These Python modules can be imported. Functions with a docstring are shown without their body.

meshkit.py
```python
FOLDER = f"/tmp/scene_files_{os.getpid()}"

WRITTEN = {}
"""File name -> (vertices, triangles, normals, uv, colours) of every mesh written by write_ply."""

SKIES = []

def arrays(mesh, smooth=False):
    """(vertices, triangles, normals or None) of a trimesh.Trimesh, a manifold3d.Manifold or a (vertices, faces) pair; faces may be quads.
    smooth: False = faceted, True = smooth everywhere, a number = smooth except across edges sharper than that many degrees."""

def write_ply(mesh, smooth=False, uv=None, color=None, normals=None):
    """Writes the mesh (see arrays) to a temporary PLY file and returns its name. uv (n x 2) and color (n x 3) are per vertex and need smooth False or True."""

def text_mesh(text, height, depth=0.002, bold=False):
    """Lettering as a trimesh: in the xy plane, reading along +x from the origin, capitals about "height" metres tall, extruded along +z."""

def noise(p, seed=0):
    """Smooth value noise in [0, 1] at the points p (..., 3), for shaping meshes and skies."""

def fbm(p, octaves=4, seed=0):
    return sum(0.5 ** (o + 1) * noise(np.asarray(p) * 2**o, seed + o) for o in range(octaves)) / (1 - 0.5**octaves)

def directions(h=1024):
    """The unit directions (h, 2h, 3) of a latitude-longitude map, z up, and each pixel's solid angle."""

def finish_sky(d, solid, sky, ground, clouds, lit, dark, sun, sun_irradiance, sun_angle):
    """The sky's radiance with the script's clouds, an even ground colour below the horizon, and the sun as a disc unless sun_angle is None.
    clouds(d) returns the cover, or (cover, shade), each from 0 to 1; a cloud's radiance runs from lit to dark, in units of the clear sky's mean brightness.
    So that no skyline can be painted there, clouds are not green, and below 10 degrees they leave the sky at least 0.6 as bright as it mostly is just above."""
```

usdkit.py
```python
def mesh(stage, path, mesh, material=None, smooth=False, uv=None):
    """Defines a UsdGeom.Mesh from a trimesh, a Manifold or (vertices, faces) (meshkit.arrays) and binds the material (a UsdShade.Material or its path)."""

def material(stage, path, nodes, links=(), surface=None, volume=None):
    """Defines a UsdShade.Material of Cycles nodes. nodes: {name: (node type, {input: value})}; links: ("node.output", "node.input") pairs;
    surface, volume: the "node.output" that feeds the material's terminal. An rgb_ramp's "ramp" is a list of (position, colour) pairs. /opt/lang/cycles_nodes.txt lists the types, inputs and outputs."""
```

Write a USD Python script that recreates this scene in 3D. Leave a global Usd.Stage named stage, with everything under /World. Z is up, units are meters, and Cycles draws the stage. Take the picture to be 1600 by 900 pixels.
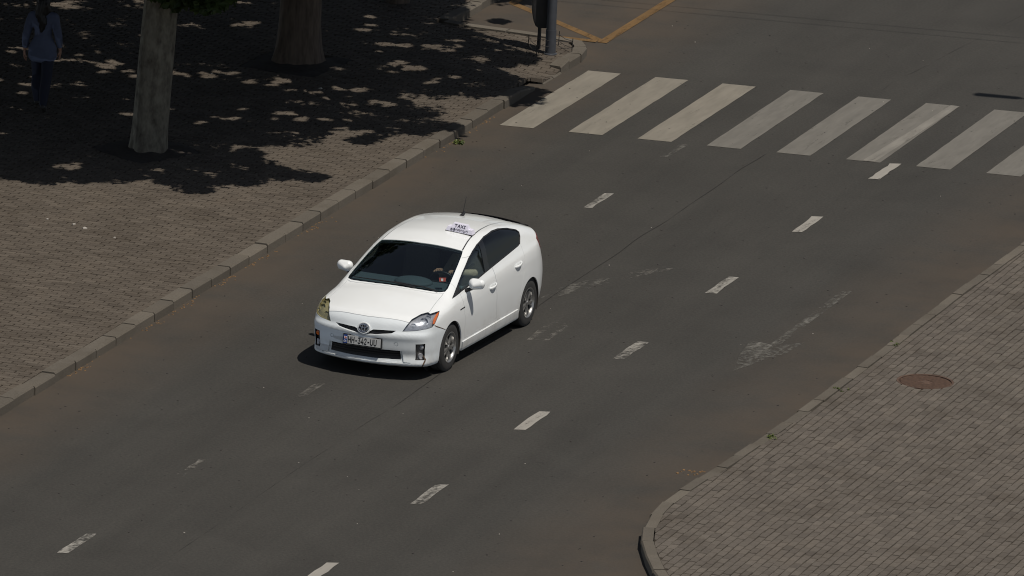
import math, random, numpy as np, trimesh, manifold3d as m3, shapely, usdkit, meshkit
from shapely.geometry import Polygon, Point, LineString, box as sbox
from shapely import affinity
from scipy.interpolate import PchipInterpolator as PC
from pxr import Usd, UsdGeom, UsdLux, UsdShade, Gf, Sdf, Vt

stage = Usd.Stage.CreateInMemory()
UsdGeom.SetStageUpAxis(stage, UsdGeom.Tokens.z)
UsdGeom.SetStageMetersPerUnit(stage, 1.0)
stage.SetDefaultPrim(UsdGeom.Xform.Define(stage, '/World').GetPrim())
UsdGeom.Scope.Define(stage, '/World/Looks')
rng = np.random.default_rng(11)

# ------------------------------------------------------------------ camera (a long lens from a high window), sky, sun, exposure
EYE = np.array([37.406, -108.278, 29.787]); YAW, PITCH, ROLL, FOCAL = -.3234, .24827, .04416, 316.91
cam = UsdGeom.Camera.Define(stage, '/World/camera')
fw = np.array([math.sin(YAW) * math.cos(PITCH), math.cos(YAW) * math.cos(PITCH), -math.sin(PITCH)])
r0 = np.array([math.cos(YAW), -math.sin(YAW), 0]); u0 = np.cross(r0, fw)
cr = r0 * math.cos(ROLL) + u0 * math.sin(ROLL); cu = u0 * math.cos(ROLL) - r0 * math.sin(ROLL)
cam.AddTransformOp().Set(Gf.Matrix4d(*cr, 0, *cu, 0, *(-fw), 0, *EYE, 1))
cam.CreateFocalLengthAttr(FOCAL); cam.CreateHorizontalApertureAttr(36.0); cam.CreateVerticalApertureAttr(20.25)
cam.CreateClippingRangeAttr(Gf.Vec2f(1, 2000)); cam.CreateExposureAttr(0.0)
SUN = np.array([.4185, -.223, 1.0]); SUN /= np.linalg.norm(SUN)
sky = UsdLux.DomeLight.Define(stage, '/World/sky')
sm = usdkit.material(stage, '/World/Looks/sky_light', {
    's': ('sky_texture', {'sky_type': 'single_scattering', 'sun_disc': False, 'sun_elevation': math.asin(SUN[2]), 'sun_rotation': math.atan2(SUN[0], SUN[1]), 'altitude': 400.0, 'aerosol_density': 1.0}),
    'h': ('hsv', {'saturation': .62}),
    'b': ('background_shader', {'strength': 0.055})}, [('s.color', 'h.color'), ('h.color', 'b.color')], surface='b.background')
UsdShade.MaterialBindingAPI.Apply(sky.GetPrim()).Bind(sm)
sun = UsdLux.DistantLight.Define(stage, '/World/sun')
sun.CreateIntensityAttr(1.05); sun.CreateAngleAttr(.5); sun.CreateNormalizeAttr(True); sun.CreateColorAttr(Gf.Vec3f(1.0, .93, .835))
sx = np.cross([0, 1, 0], SUN); sx /= np.linalg.norm(sx); sy = np.cross(SUN, sx)
sun.AddTransformOp().Set(Gf.Matrix4d(*sx, 0, *sy, 0, *SUN, 0, 0, 0, 60, 1))

# ------------------------------------------------------------------ helpers
TAKEN = {}
def numbered(parent, name):
    k = TAKEN.get((parent, name), 0); TAKEN[(parent, name)] = k + 1
    return f'{parent}/{name}' + (f'_{k:03d}' if k else '')
def tag(prim, label=None, cat=None, group=None, kind=None):
    p = prim.GetPrim() if hasattr(prim, 'GetPrim') else prim
    for k, v in (('label', label), ('category', cat), ('group', group), ('kind', kind)):
        if v: p.SetCustomDataByKey(k, v)
    return prim
def thing(name, label=None, cat=None, loc=(0, 0, 0), rz=0, group=None, kind=None, parent='/World'):
    x = UsdGeom.Xform.Define(stage, numbered(parent, name))
    x.AddTranslateOp().Set(Gf.Vec3d(*map(float, loc)))
    if rz: x.AddRotateZOp().Set(float(rz))
    tag(x, label, cat, group, kind)
    return str(x.GetPath())
def obj(name, mesh, material, parent='/World', smooth=30, tone=None, **t):
    """one Mesh prim"""
    path = numbered(parent, name)
    m = usdkit.mesh(stage, path, mesh, MAT[material], smooth=False if tone is not None else smooth)
    if tone is not None:
        UsdGeom.PrimvarsAPI(m).CreatePrimvar('tone', Sdf.ValueTypeNames.Color3fArray, 'vertex').Set(Vt.Vec3fArray.FromNumpy(np.repeat(np.asarray(tone, np.float32)[:, None], 3, 1)))
    if t: tag(m, **t)
    return path
def cat(*ms): return trimesh.util.concatenate([m for m in ms])
def box(x0, x1, y0, y1, z0, z1):
    m = trimesh.creation.box([x1 - x0, y1 - y0, z1 - z0]); m.apply_translation([(x0 + x1) / 2, (y0 + y1) / 2, (z0 + z1) / 2]); return m
def rod(a, b, r, r2=None, n=10):
    a, b = np.array(a, float), np.array(b, float); r2 = r if r2 is None else r2
    d = b - a; L = np.linalg.norm(d); d /= L
    u = np.cross(d, [0, 0, 1]) if abs(d[2]) < .9 else np.cross(d, [1, 0, 0]); u /= np.linalg.norm(u); v = np.cross(d, u)
    t = np.arange(n) * 2 * np.pi / n; c = np.cos(t)[:, None] * u + np.sin(t)[:, None] * v
    V = np.vstack([a + r * c, b + r2 * c, [a], [b]]); F = []
    for i in range(n):
        j = (i + 1) % n; F += [[i, j, n + j], [i, n + j, n + i], [2 * n, j, i], [2 * n + 1, n + i, n + j]]
    m = trimesh.Trimesh(V, F, process=False)
    if m.volume < 0: m.invert()
    return m
def lathe(profile, n=40):
    """revolve (radius, height) pairs about z"""
    return trimesh.creation.revolve(np.array(profile, float), sections=n)
def to_y(m):
    m.apply_transform(np.array([[1, 0, 0, 0], [0, 0, 1, 0], [0, -1, 0, 0], [0, 0, 0, 1.]])); return m
def slab(poly, z0, z1):
    """flat sheet or slab over a shapely polygon"""
    m = trimesh.creation.extrude_polygon(poly, z1 - z0, engine='earcut'); m.apply_translation([0, 0, z0]); return m
def sheet(poly, z):
    v, f = trimesh.creation.triangulate_polygon(poly, engine='earcut')
    v = np.c_[v, np.full(len(v), z)]
    n = np.cross(v[f[:, 1]] - v[f[:, 0]], v[f[:, 2]] - v[f[:, 0]])[:, 2]
    f = np.where((n < 0)[:, None], f[:, ::-1], f)
    return trimesh.Trimesh(v, f, process=False)
def grow(joints, bones, length=.03, taubin=12):
    """one continuous body: hulls of the spheres at the two ends of every bone, joined and smoothed. joints: {name: (xyz, radius)}"""
    parts = []
    for b in bones:
        pts = []
        for j in b:
            c, r = joints[j]; s = trimesh.creation.icosphere(2, r).vertices + np.array(c); pts.append(s)
        parts.append(m3.Manifold.hull_points(np.vstack(pts)))
    man = m3.Manifold.batch_boolean(parts, m3.OpType.Add).refine_to_length(length)
    mm = man.to_mesh(); t = trimesh.Trimesh(np.array(mm.vert_properties[:, :3]), np.array(mm.tri_verts), process=True)
    trimesh.smoothing.filter_taubin(t, iterations=taubin)
    return t

# ------------------------------------------------------------------ materials
MAT = {}
def plain(name, color, rough=.5, metal=0, coat=0, spec=.5, grain=0, gscale=40, bump=0, bscale=120, extra=None):
    """a principled surface whose colour wanders a little with a noise"""
    n = {'p': ('principled_bsdf', {'base_color': color, 'roughness': rough, 'metallic': metal, 'coat_weight': coat, 'specular_ior_level': spec, **(extra or {})})}; l = []
    n['g'] = ('geometry', {})
    if grain:
        n['t'] = ('noise_texture', {'scale': gscale, 'detail': 5.0, 'roughness': .6})
        a = tuple(max(0, c * (1 - grain)) for c in color); b = tuple(c * (1 + grain) for c in color)
        n['r'] = ('rgb_ramp', {'ramp': [(0, a), (.3, a), (.7, b), (1, b)]})
        l += [('g.position', 't.vector'), ('t.fac', 'r.fac'), ('r.color', 'p.base_color')]
    if bump:
        n['bt'] = ('noise_texture', {'scale': bscale, 'detail': 3.0}); n['bb'] = ('bump', {'strength': bump, 'distance': .01})
        l += [('g.position', 'bt.vector'), ('bt.fac', 'bb.height'), ('bb.normal', 'p.normal')]
    MAT[name] = usdkit.material(stage, f'/World/Looks/{name}', n, l, surface='p.BSDF')
def car_paint(name, color, rough, coat, dust):
    """white paint with thin uneven grime, thicker near the sills"""
    MAT[name] = usdkit.material(stage, f'/World/Looks/{name}', {'g': ('geometry', {}), 'xyz': ('separate_xyz', {}), 'n': ('noise_texture', {'scale': 5.0, 'detail': 6.0, 'roughness': .65}), 'nr': ('map_range', {'from_min': .35, 'from_max': .72, 'clamp': True}),
        'z': ('map_range', {'from_min': .62, 'from_max': .22, 'to_min': .10, 'to_max': 1.0, 'clamp': True}), 'm': ('math', {'math_type': 'multiply'}), 'k': ('math', {'math_type': 'multiply', 'value2': dust}), 'mx': ('mix_color', {'a': color, 'b': (.30, .27, .225)}),
        'rr': ('map_range', {'from_min': 0.0, 'from_max': 1.0, 'to_min': rough, 'to_max': .8}), 'p': ('principled_bsdf', {'coat_weight': coat, 'coat_roughness': .04})},
        [('g.position', 'xyz.vector'), ('g.position', 'n.vector'), ('n.fac', 'nr.value'), ('xyz.z', 'z.value'), ('nr.result', 'm.value1'), ('z.result', 'm.value2'), ('m.value', 'k.value1'), ('k.value', 'mx.fac'), ('mx.result', 'p.base_color'), ('k.value', 'rr.value'), ('rr.result', 'p.roughness')], surface='p.BSDF')
car_paint('paint_white', (.70, .725, .735), .28, .8, .55); car_paint('paint_dusty', (.62, .665, .695), .34, .5, .45)
plain('black_plastic', (.012, .012, .013), .45)
plain('black_gloss', (.008, .008, .009), .12)
plain('rubber', (.022, .022, .022), .75, grain=.25, gscale=25)
plain('alloy', (.33, .33, .325), .30, metal=.8, grain=.2, gscale=30)
plain('chrome', (.75, .75, .76), .12, metal=1)
plain('dark_metal', (.05, .05, .052), .5, metal=.5)
plain('cabin_dark', (.03, .03, .031), .85)
plain('dash_grey', (.055, .075, .088), .8)
plain('seat_cloth', (.16, .13, .10), .9, grain=.2, gscale=60)
plain('skin', (.36, .20, .135), .55, grain=.08, gscale=30)
plain('shirt_beige', (.46, .36, .26), .85, grain=.1, gscale=40)
plain('shirt_blue', (.080, .095, .15), .85, grain=.1, gscale=40)
plain('trousers_dark', (.014, .016, .03), .85, grain=.2, gscale=40)
plain('hair_dark', (.010, .008, .007), .5, grain=.4, gscale=90)
plain('shoe_dark', (.02, .017, .015), .5)
plain('amber', (.75, .16, .02), .25, coat=.5)
plain('lamp_grey', (.17, .17, .17), .3, metal=.5, grain=.3, gscale=40)
plain('amber_dull', (.34, .31, .20), .4, coat=.5)
plain('lamp_red', (.16, .018, .016), .15, coat=.8)
plain('reflector_grey', (.42, .43, .46), .3, metal=.35, grain=.30, gscale=70)
plain('reflector_yellowed', (.40, .39, .32), .45, metal=0, grain=.12, gscale=60)
plain('plate_white', (.43, .44, .44), .4, grain=.06, gscale=30)
plain('plate_blue', (.02, .05, .22), .4)
plain('ink_black', (.012, .012, .014), .5)
plain('ink_white', (.6, .62, .66), .5)
plain('sign_white', (.66, .65, .76), .35, grain=.05, gscale=30, extra={'subsurface_weight': 0.0})
plain('ink_navy', (.018, .016, .04), .5)
plain('sticker_red', (.5, .07, .045), .5)
plain('crack_dirt', (.09, .06, .04), .9, grain=.5, gscale=120)
plain('pole_grey', (.055, .060, .072), .42, metal=.2, grain=.12, gscale=9)
plain('bin_black', (.016, .016, .018), .5, grain=.2, gscale=14)
plain('wire_dark', (.025, .022, .02), .7)
plain('soil', (.024, .019, .015), 1.0, grain=.45, gscale=22, bump=.8, bscale=60)
plain('rust', (.070, .040, .026), .8, grain=.4, gscale=25, bump=.4)
plain('leaf_litter', (.15, .085, .035), .9, grain=.4, gscale=30)
plain('paper', (.32, .30, .27), .9)
plain('weed_green', (.10, .16, .035), .8, grain=.3, gscale=50)
plain('lamp_head', (.1, .1, .1), .5)
plain('mud_dark', (.02, .018, .016), .95)
def bark(name, a, b, scale=(14.0, 14.0, 3.0)):
    MAT[name] = usdkit.material(stage, f'/World/Looks/{name}', {'g': ('geometry', {}), 'm': ('mapping', {'scale': scale}), 't': ('noise_texture', {'scale': 1.0, 'detail': 7.0, 'roughness': .65}),
        'r': ('rgb_ramp', {'ramp': [(.3, a), (.62, b)]}), 'b': ('bump', {'strength': .9, 'distance': .03}), 'p': ('principled_bsdf', {'roughness': .95})},
        [('g.position', 'm.vector'), ('m.vector', 't.vector'), ('t.fac', 'r.fac'), ('r.color', 'p.base_color'), ('t.fac', 'b.height'), ('b.normal', 'p.normal')], surface='p.BSDF')
bark('bark_pale', (.055, .046, .034), (.19, .175, .135), (9.0, 9.0, 4.5)); bark('bark_brown', (.055, .04, .03), (.13, .10, .075))
def leafy(name, a, b):
    MAT[name] = usdkit.material(stage, f'/World/Looks/{name}', {'at': ('attribute', {'attribute': 'tone'}), 'r': ('rgb_ramp', {'ramp': [(0, a), (1, b)]}),
        'p': ('principled_bsdf', {'roughness': .5, 'specular_ior_level': .3}), 'tr': ('translucent_bsdf', {}), 'mx': ('mix_closure', {'fac': .15})},
        [('at.fac', 'r.fac'), ('r.color', 'p.base_color'), ('r.color', 'tr.color'), ('p.BSDF', 'mx.closure1'), ('tr.BSDF', 'mx.closure2')], surface='mx.closure')
leafy('leaves', (.020, .034, .009), (.052, .078, .020)); leafy('weeds', (.05, .075, .02), (.14, .17, .05))
def glass(name, tint, tint2=None):
    MAT[name] = usdkit.material(stage, f'/World/Looks/{name}', {'t': ('transparent_bsdf', {'color': tint}), 'g': ('glossy_bsdf', {'roughness': .02, 'color': (1, 1, 1)}), 'lw': ('layer_weight', {'blend': .5}), 'pw': ('math', {'math_type': 'power', 'value2': 5.0}), 'f': ('math', {'math_type': 'multiply_add', 'value2': .95, 'value3': .045}), 'm': ('mix_closure', {})},
        [('lw.facing', 'pw.value1'), ('pw.value', 'f.value1'), ('f.value', 'm.fac'), ('t.BSDF', 'm.closure1'), ('g.BSDF', 'm.closure2')], surface='m.closure')
glass('windscreen_glass', (.76, .82, .82)); glass('tinted_glass', (.10, .11, .11)); glass('lamp_glass', (.92, .93, .94)); glass('lamp_glass_yellow', (.86, .85, .77))
def stone(name, lo, hi, moss=(.05, .045, .03)):
    """blocks: each its own tone (the mesh's tone), with grain, faint stains"""
    MAT[name] = usdkit.material(stage, f'/World/Looks/{name}', {'at': ('attribute', {'attribute': 'tone'}), 'g': ('geometry', {}), 'r': ('rgb_ramp', {'ramp': [(0, lo), (1, hi)]}),
        'n': ('noise_texture', {'scale': 1.3, 'detail': 5.0, 'roughness': .6}), 'nr': ('rgb_ramp', {'ramp': [(.28, (.80, .78, .75)), (.5, (1, 1, 1)), (.75, (1.10, 1.08, 1.05))]}),
        'f': ('noise_texture', {'scale': 55.0, 'detail': 4.0, 'roughness': .7}), 'fr': ('rgb_ramp', {'ramp': [(.25, (.72, .70, .68)), (.55, (1.05, 1.05, 1.05)), (.8, (1.2, 1.2, 1.2))]}),
        'm1': ('mix_color', {'blend_type': 'multiply', 'fac': 1.0, 'use_clamp': False}), 'm2': ('mix_color', {'blend_type': 'multiply', 'fac': 1.0, 'use_clamp': False}),
        'b': ('bump', {'strength': .5, 'distance': .004}), 'p': ('principled_bsdf', {'roughness': .92, 'specular_ior_level': .25})},
        [('at.fac', 'r.fac'), ('g.position', 'n.vector'), ('n.fac', 'nr.fac'), ('g.position', 'f.vector'), ('f.fac', 'fr.fac'), ('r.color', 'm1.a'), ('nr.color', 'm1.b'), ('m1.result', 'm2.a'), ('fr.color', 'm2.b'),
         ('m2.result', 'p.base_color'), ('f.fac', 'b.height'), ('b.normal', 'p.normal')], surface='p.BSDF')
stone('paver_right', (.072, .063, .054), (.108, .095, .081)); stone('paver_left', (.062, .052, .042), (.094, .080, .065))
stone('kerb_grey', (.074, .066, .055), (.112, .100, .083))
plain('joint_dirt', (.040, .032, .023), 1.0, grain=.5, gscale=9)
plain('kerb_joint', (.035, .03, .025), 1.0)

# the road: fine aggregate, broad worn tracks along the traffic, dust washed against the kerbs, oil spots
A_, B_ = (.0270, .0258, .0232), (.0425, .0405, .0362)
MAT['asphalt'] = usdkit.material(stage, '/World/Looks/asphalt', {
    'g': ('geometry', {}), 'xyz': ('separate_xyz', {}),
    'tm': ('mapping', {'scale': (1.5, .10, 1.0)}), 't': ('noise_texture', {'scale': 1.0, 'detail': 4.0, 'roughness': .55}),
    'bl': ('noise_texture', {'scale': .55, 'detail': 6.0, 'roughness': .6, 'distortion': .6}),
    'f': ('noise_texture', {'scale': 26.0, 'detail': 6.0, 'roughness': .85}), 'fr': ('rgb_ramp', {'ramp': [(.28, (.58, .58, .58)), (.5, (1, 1, 1)), (.72, (1.5, 1.47, 1.42))]}),
    'tb': ('mix_float', {'fac': .5}), 'r': ('rgb_ramp', {'ramp': [(.3, A_), (.7, B_)]}),
    'm1': ('mix_color', {'blend_type': 'multiply', 'fac': 1.0, 'use_clamp': False}),
    # dust near the two kerbs
    'ld': ('map_range', {'from_min': -2.0, 'from_max': -3.6, 'to_min': 0.0, 'to_max': 1.0, 'clamp': True}), 'rd': ('map_range', {'from_min': 3.7, 'from_max': 5.4, 'to_min': 0.0, 'to_max': .85, 'clamp': True}),
    'dm': ('math', {'math_type': 'maximum'}), 'dn': ('noise_texture', {'scale': .8, 'detail': 6.0, 'roughness': .62}), 'dnr': ('map_range', {'from_min': .22, 'from_max': .58, 'clamp': True}),
    'dd': ('math', {'math_type': 'multiply'}), 'dk': ('math', {'math_type': 'multiply', 'value2': .72}),
    'du': ('mix_color', {'b': (.066, .050, .036)}),
    # oil spots
    'v': ('voronoi_texture', {'scale': 2.3, 'randomness': 1.0}), 'vs': ('map_range', {'from_min': .035, 'from_max': .06, 'to_min': .75, 'to_max': 0.0, 'clamp': True}), 'vn': ('noise_texture', {'scale': .5, 'detail': 2.0}), 'vnr': ('map_range', {'from_min': .5, 'from_max': .6, 'clamp': True}), 'vm': ('math', {'math_type': 'multiply'}),
    'sp': ('mix_color', {'b': (.016, .0155, .0145)}),
    'b': ('bump', {'strength': .6, 'distance': .006}), 'p': ('principled_bsdf', {'roughness': .9, 'specular_ior_level': .3})},
    [('g.position', 'xyz.vector'), ('g.position', 'tm.vector'), ('tm.vector', 't.vector'), ('g.position', 'bl.vector'), ('g.position', 'f.vector'), ('t.fac', 'tb.a'), ('bl.fac', 'tb.b'), ('tb.result', 'r.fac'), ('f.fac', 'fr.fac'),
     ('r.color', 'm1.a'), ('fr.color', 'm1.b'), ('xyz.x', 'ld.value'), ('xyz.x', 'rd.value'), ('ld.result', 'dm.value1'), ('rd.result', 'dm.value2'), ('g.position', 'dn.vector'), ('dn.fac', 'dnr.value'), ('dm.value', 'dd.value1'), ('dnr.result', 'dd.value2'),
     ('dd.value', 'dk.value1'), ('dk.value', 'du.fac'), ('m1.result', 'du.a'), ('g.position', 'v.vector'), ('v.distance', 'vs.value'), ('g.position', 'vn.vector'), ('vn.fac', 'vnr.value'), ('vs.result', 'vm.value1'), ('vnr.result', 'vm.value2'), ('vm.value', 'sp.fac'), ('du.result', 'sp.a'),
     ('sp.result', 'p.base_color'), ('f.fac', 'b.height'), ('b.normal', 'p.normal')], surface='p.BSDF')
plain('ground_dirt', (.07, .06, .048), 1.0, grain=.3, gscale=1.5)
def road_paint(name, color, worn, streak=(6.0, .8, 1.0), fine=26.0, dirt=.35):
    """old paint: worn through to the asphalt in streaks along the traffic; worn 0..1"""
    lo = .25 + .5 * worn
    MAT[name] = usdkit.material(stage, f'/World/Looks/{name}', {'g': ('geometry', {}), 'm': ('mapping', {'scale': streak}), 'a': ('noise_texture', {'scale': 1.0, 'detail': 6.0, 'roughness': .65}), 'f': ('noise_texture', {'scale': fine, 'detail': 6.0, 'roughness': .75}),
        'mx': ('mix_float', {'fac': .5}), 'k': ('map_range', {'from_min': lo - .05, 'from_max': lo + .07, 'clamp': True}),
        'dm': ('mapping', {'scale': (7.0, 1.1, 1.0)}), 'd': ('noise_texture', {'scale': 1.0, 'detail': 8.0, 'roughness': .68}), 'dr': ('rgb_ramp', {'ramp': [(.3, tuple(c * (1 - dirt) for c in color)), (.65, color)]}),
        'p': ('principled_bsdf', {'roughness': .8, 'specular_ior_level': .3}), 't': ('transparent_bsdf', {'color': (1, 1, 1)}), 's': ('mix_closure', {})},
        [('g.position', 'm.vector'), ('m.vector', 'a.vector'), ('g.position', 'f.vector'), ('a.fac', 'mx.a'), ('f.fac', 'mx.b'), ('mx.result', 'k.value'), ('g.position', 'dm.vector'), ('dm.vector', 'd.vector'), ('d.fac', 'dr.fac'), ('dr.color', 'p.base_color'),
         ('k.result', 's.fac'), ('t.BSDF', 's.closure1'), ('p.BSDF', 's.closure2')], surface='s.closure')
road_paint('crossing_paint', (.185, .170, .142), .20, dirt=.24)
road_paint('crossing_grey', (.135, .128, .114), .22, dirt=.24)
road_paint('dash_paint', (.26, .247, .222), .26, dirt=.2)
road_paint('dash_worn', (.25, .24, .217), .44, fine=14.0)
road_paint('arrow_worn', (.13, .125, .112), .545, fine=12.0)
road_paint('arrow_ghost', (.15, .142, .127), .61, fine=10.0)
road_paint('paint_bright', (.19, .18, .16), .26)
road_paint('yellow_paint', (.145, .085, .032), .33)
road_paint('tar', (.024, .023, .021), .44)
road_paint('tar_faint', (.024, .023, .021), .58)

# ------------------------------------------------------------------ ground, road, pavements
obj('ground', sheet(sbox(-600, -600, 600, 600), -.03), 'ground_dirt', label='bare earth that runs on under the road and the pavements', cat='ground', kind='structure')
obj('road', sheet(sbox(-60, -90, 60, 120), 0), 'asphalt', label='dark grey asphalt road with dust along both kerbs', cat='road', kind='structure')

KL = -3.52                                                             # left kerb's face
def kerb_path(pts, step):
    """points every step metres along a smooth path"""
    ls = LineString(pts); n = max(1, round(ls.length / step)); return [np.array(ls.interpolate(i / n, normalized=True).coords[0]) for i in range(n + 1)]
def stone_mesh(a, b, w, h0, h1, gap, ch=.022):
    """one kerb stone from a to b (its face line), w wide to the left of a->b, chamfered at the face; h0, h1: heights at the ends"""
    a, b = np.array(a), np.array(b); d = (b - a) / np.linalg.norm(b - a); n = np.array([-d[1], d[0]])
    a = a + d * gap / 2; b = b - d * gap / 2; V = []
    for p, h in ((a, h0), (b, h1)):
        for o, z in ((0, -.05), (0, h - ch), (ch * .8, h), (w, h), (w, -.05)): V.append([*(p + n * o), z])
    F = []
    for i in range(5):
        j = (i + 1) % 5; F += [[i, j, 5 + j], [i, 5 + j, 5 + i]]
    F += [[0, 3, 2], [0, 2, 1], [0, 4, 3], [5, 6, 7], [5, 7, 8], [5, 8, 9]]
    m = trimesh.Trimesh(V, F, process=False); m.fix_normals(); return m
def kerb(name, path, w, label, heights=lambda i, n: (.13, .13), gap=.012, skip=()):
    k = thing(name, label, 'kerb', kind='structure')
    for i in range(len(path) - 1):
        j = rng.normal(0, .007, 2); h = heights(i, len(path) - 1); dz = rng.normal(0, .005)
        m = stone_mesh(path[i] + j[0] * np.array([1, 0]), path[i + 1] + j[0] * np.array([1, 0]), w, h[0] + dz, h[1] + dz, gap * rng.uniform(.7, 1.5))
        obj('kerb_stone', m, 'kerb_grey', k, tone=np.full(len(m.vertices), rng.uniform(.1, 1)))
    return k
yk = np.arange(-15.6, 14.9, .7)
left = [np.array([KL, y]) for y in yk]
kerb('kerb', left, .19, 'pale grey kerb of short concrete stones in front of the tree shaded pavement', lambda i, n: (.13, .13) if i < n - 1 else (.13, .05), gap=.024)
# beyond the dropped kerb: a wedge block, the rounded corner, then the lay-by
kerb('kerb', [np.array(p) for p in [(-3.53, 14.9), (-3.53, 15.35), (-3.53, 15.72)]], .17, 'flush stones of the dropped kerb at the left end of the zebra crossing', lambda i, n: (.022, .022), gap=.012)
corner = [np.array(p) for p in [(-3.55, 15.72), (-3.50, 16.02), (-3.50, 16.55), (-3.58, 17.05), (-3.78, 17.42), (-4.3, 17.55), (-5.0, 17.62), (-5.7, 17.66), (-6.02, 17.75)]]
kerb('kerb', corner, .19, 'rounded end of kerb at the far side of the dropped crossing beside the grey pole', lambda i, n: (.10, .17) if i == 0 else (.14, .14), gap=.035)
bay = kerb_path([(-6.05, 17.8), (-6.02, 18.6), (-6.0, 20.0), (-6.0, 27.0)], .7)
kerb('kerb', bay, .19, 'kerb running along the lay-by behind the sign post in tree shade', gap=.016)
rp = [(5.75, 30), (5.70, 14), (5.655, 8.4), (5.60, 5), (5.585, 1.2), (5.555, -1.3), (5.51, -3.1), (5.45, -4.5), (5.375, -5.6), (5.355, -6.5), (5.44, -7.35), (5.66, -8.22), (5.98, -8.98), (6.36, -9.72), (6.9, -10.5), (7.6, -11.3), (9.0, -12.6), (11.0, -14.2)]
rs = PC(np.arange(len(rp)), np.array(rp)); rdense = rs(np.linspace(0, len(rp) - 1, 500))
rpath = kerb_path(rdense, .62)
kerb('kerb', rpath, .15, 'curved kerb of the paved corner on the right', gap=.008)

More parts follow.
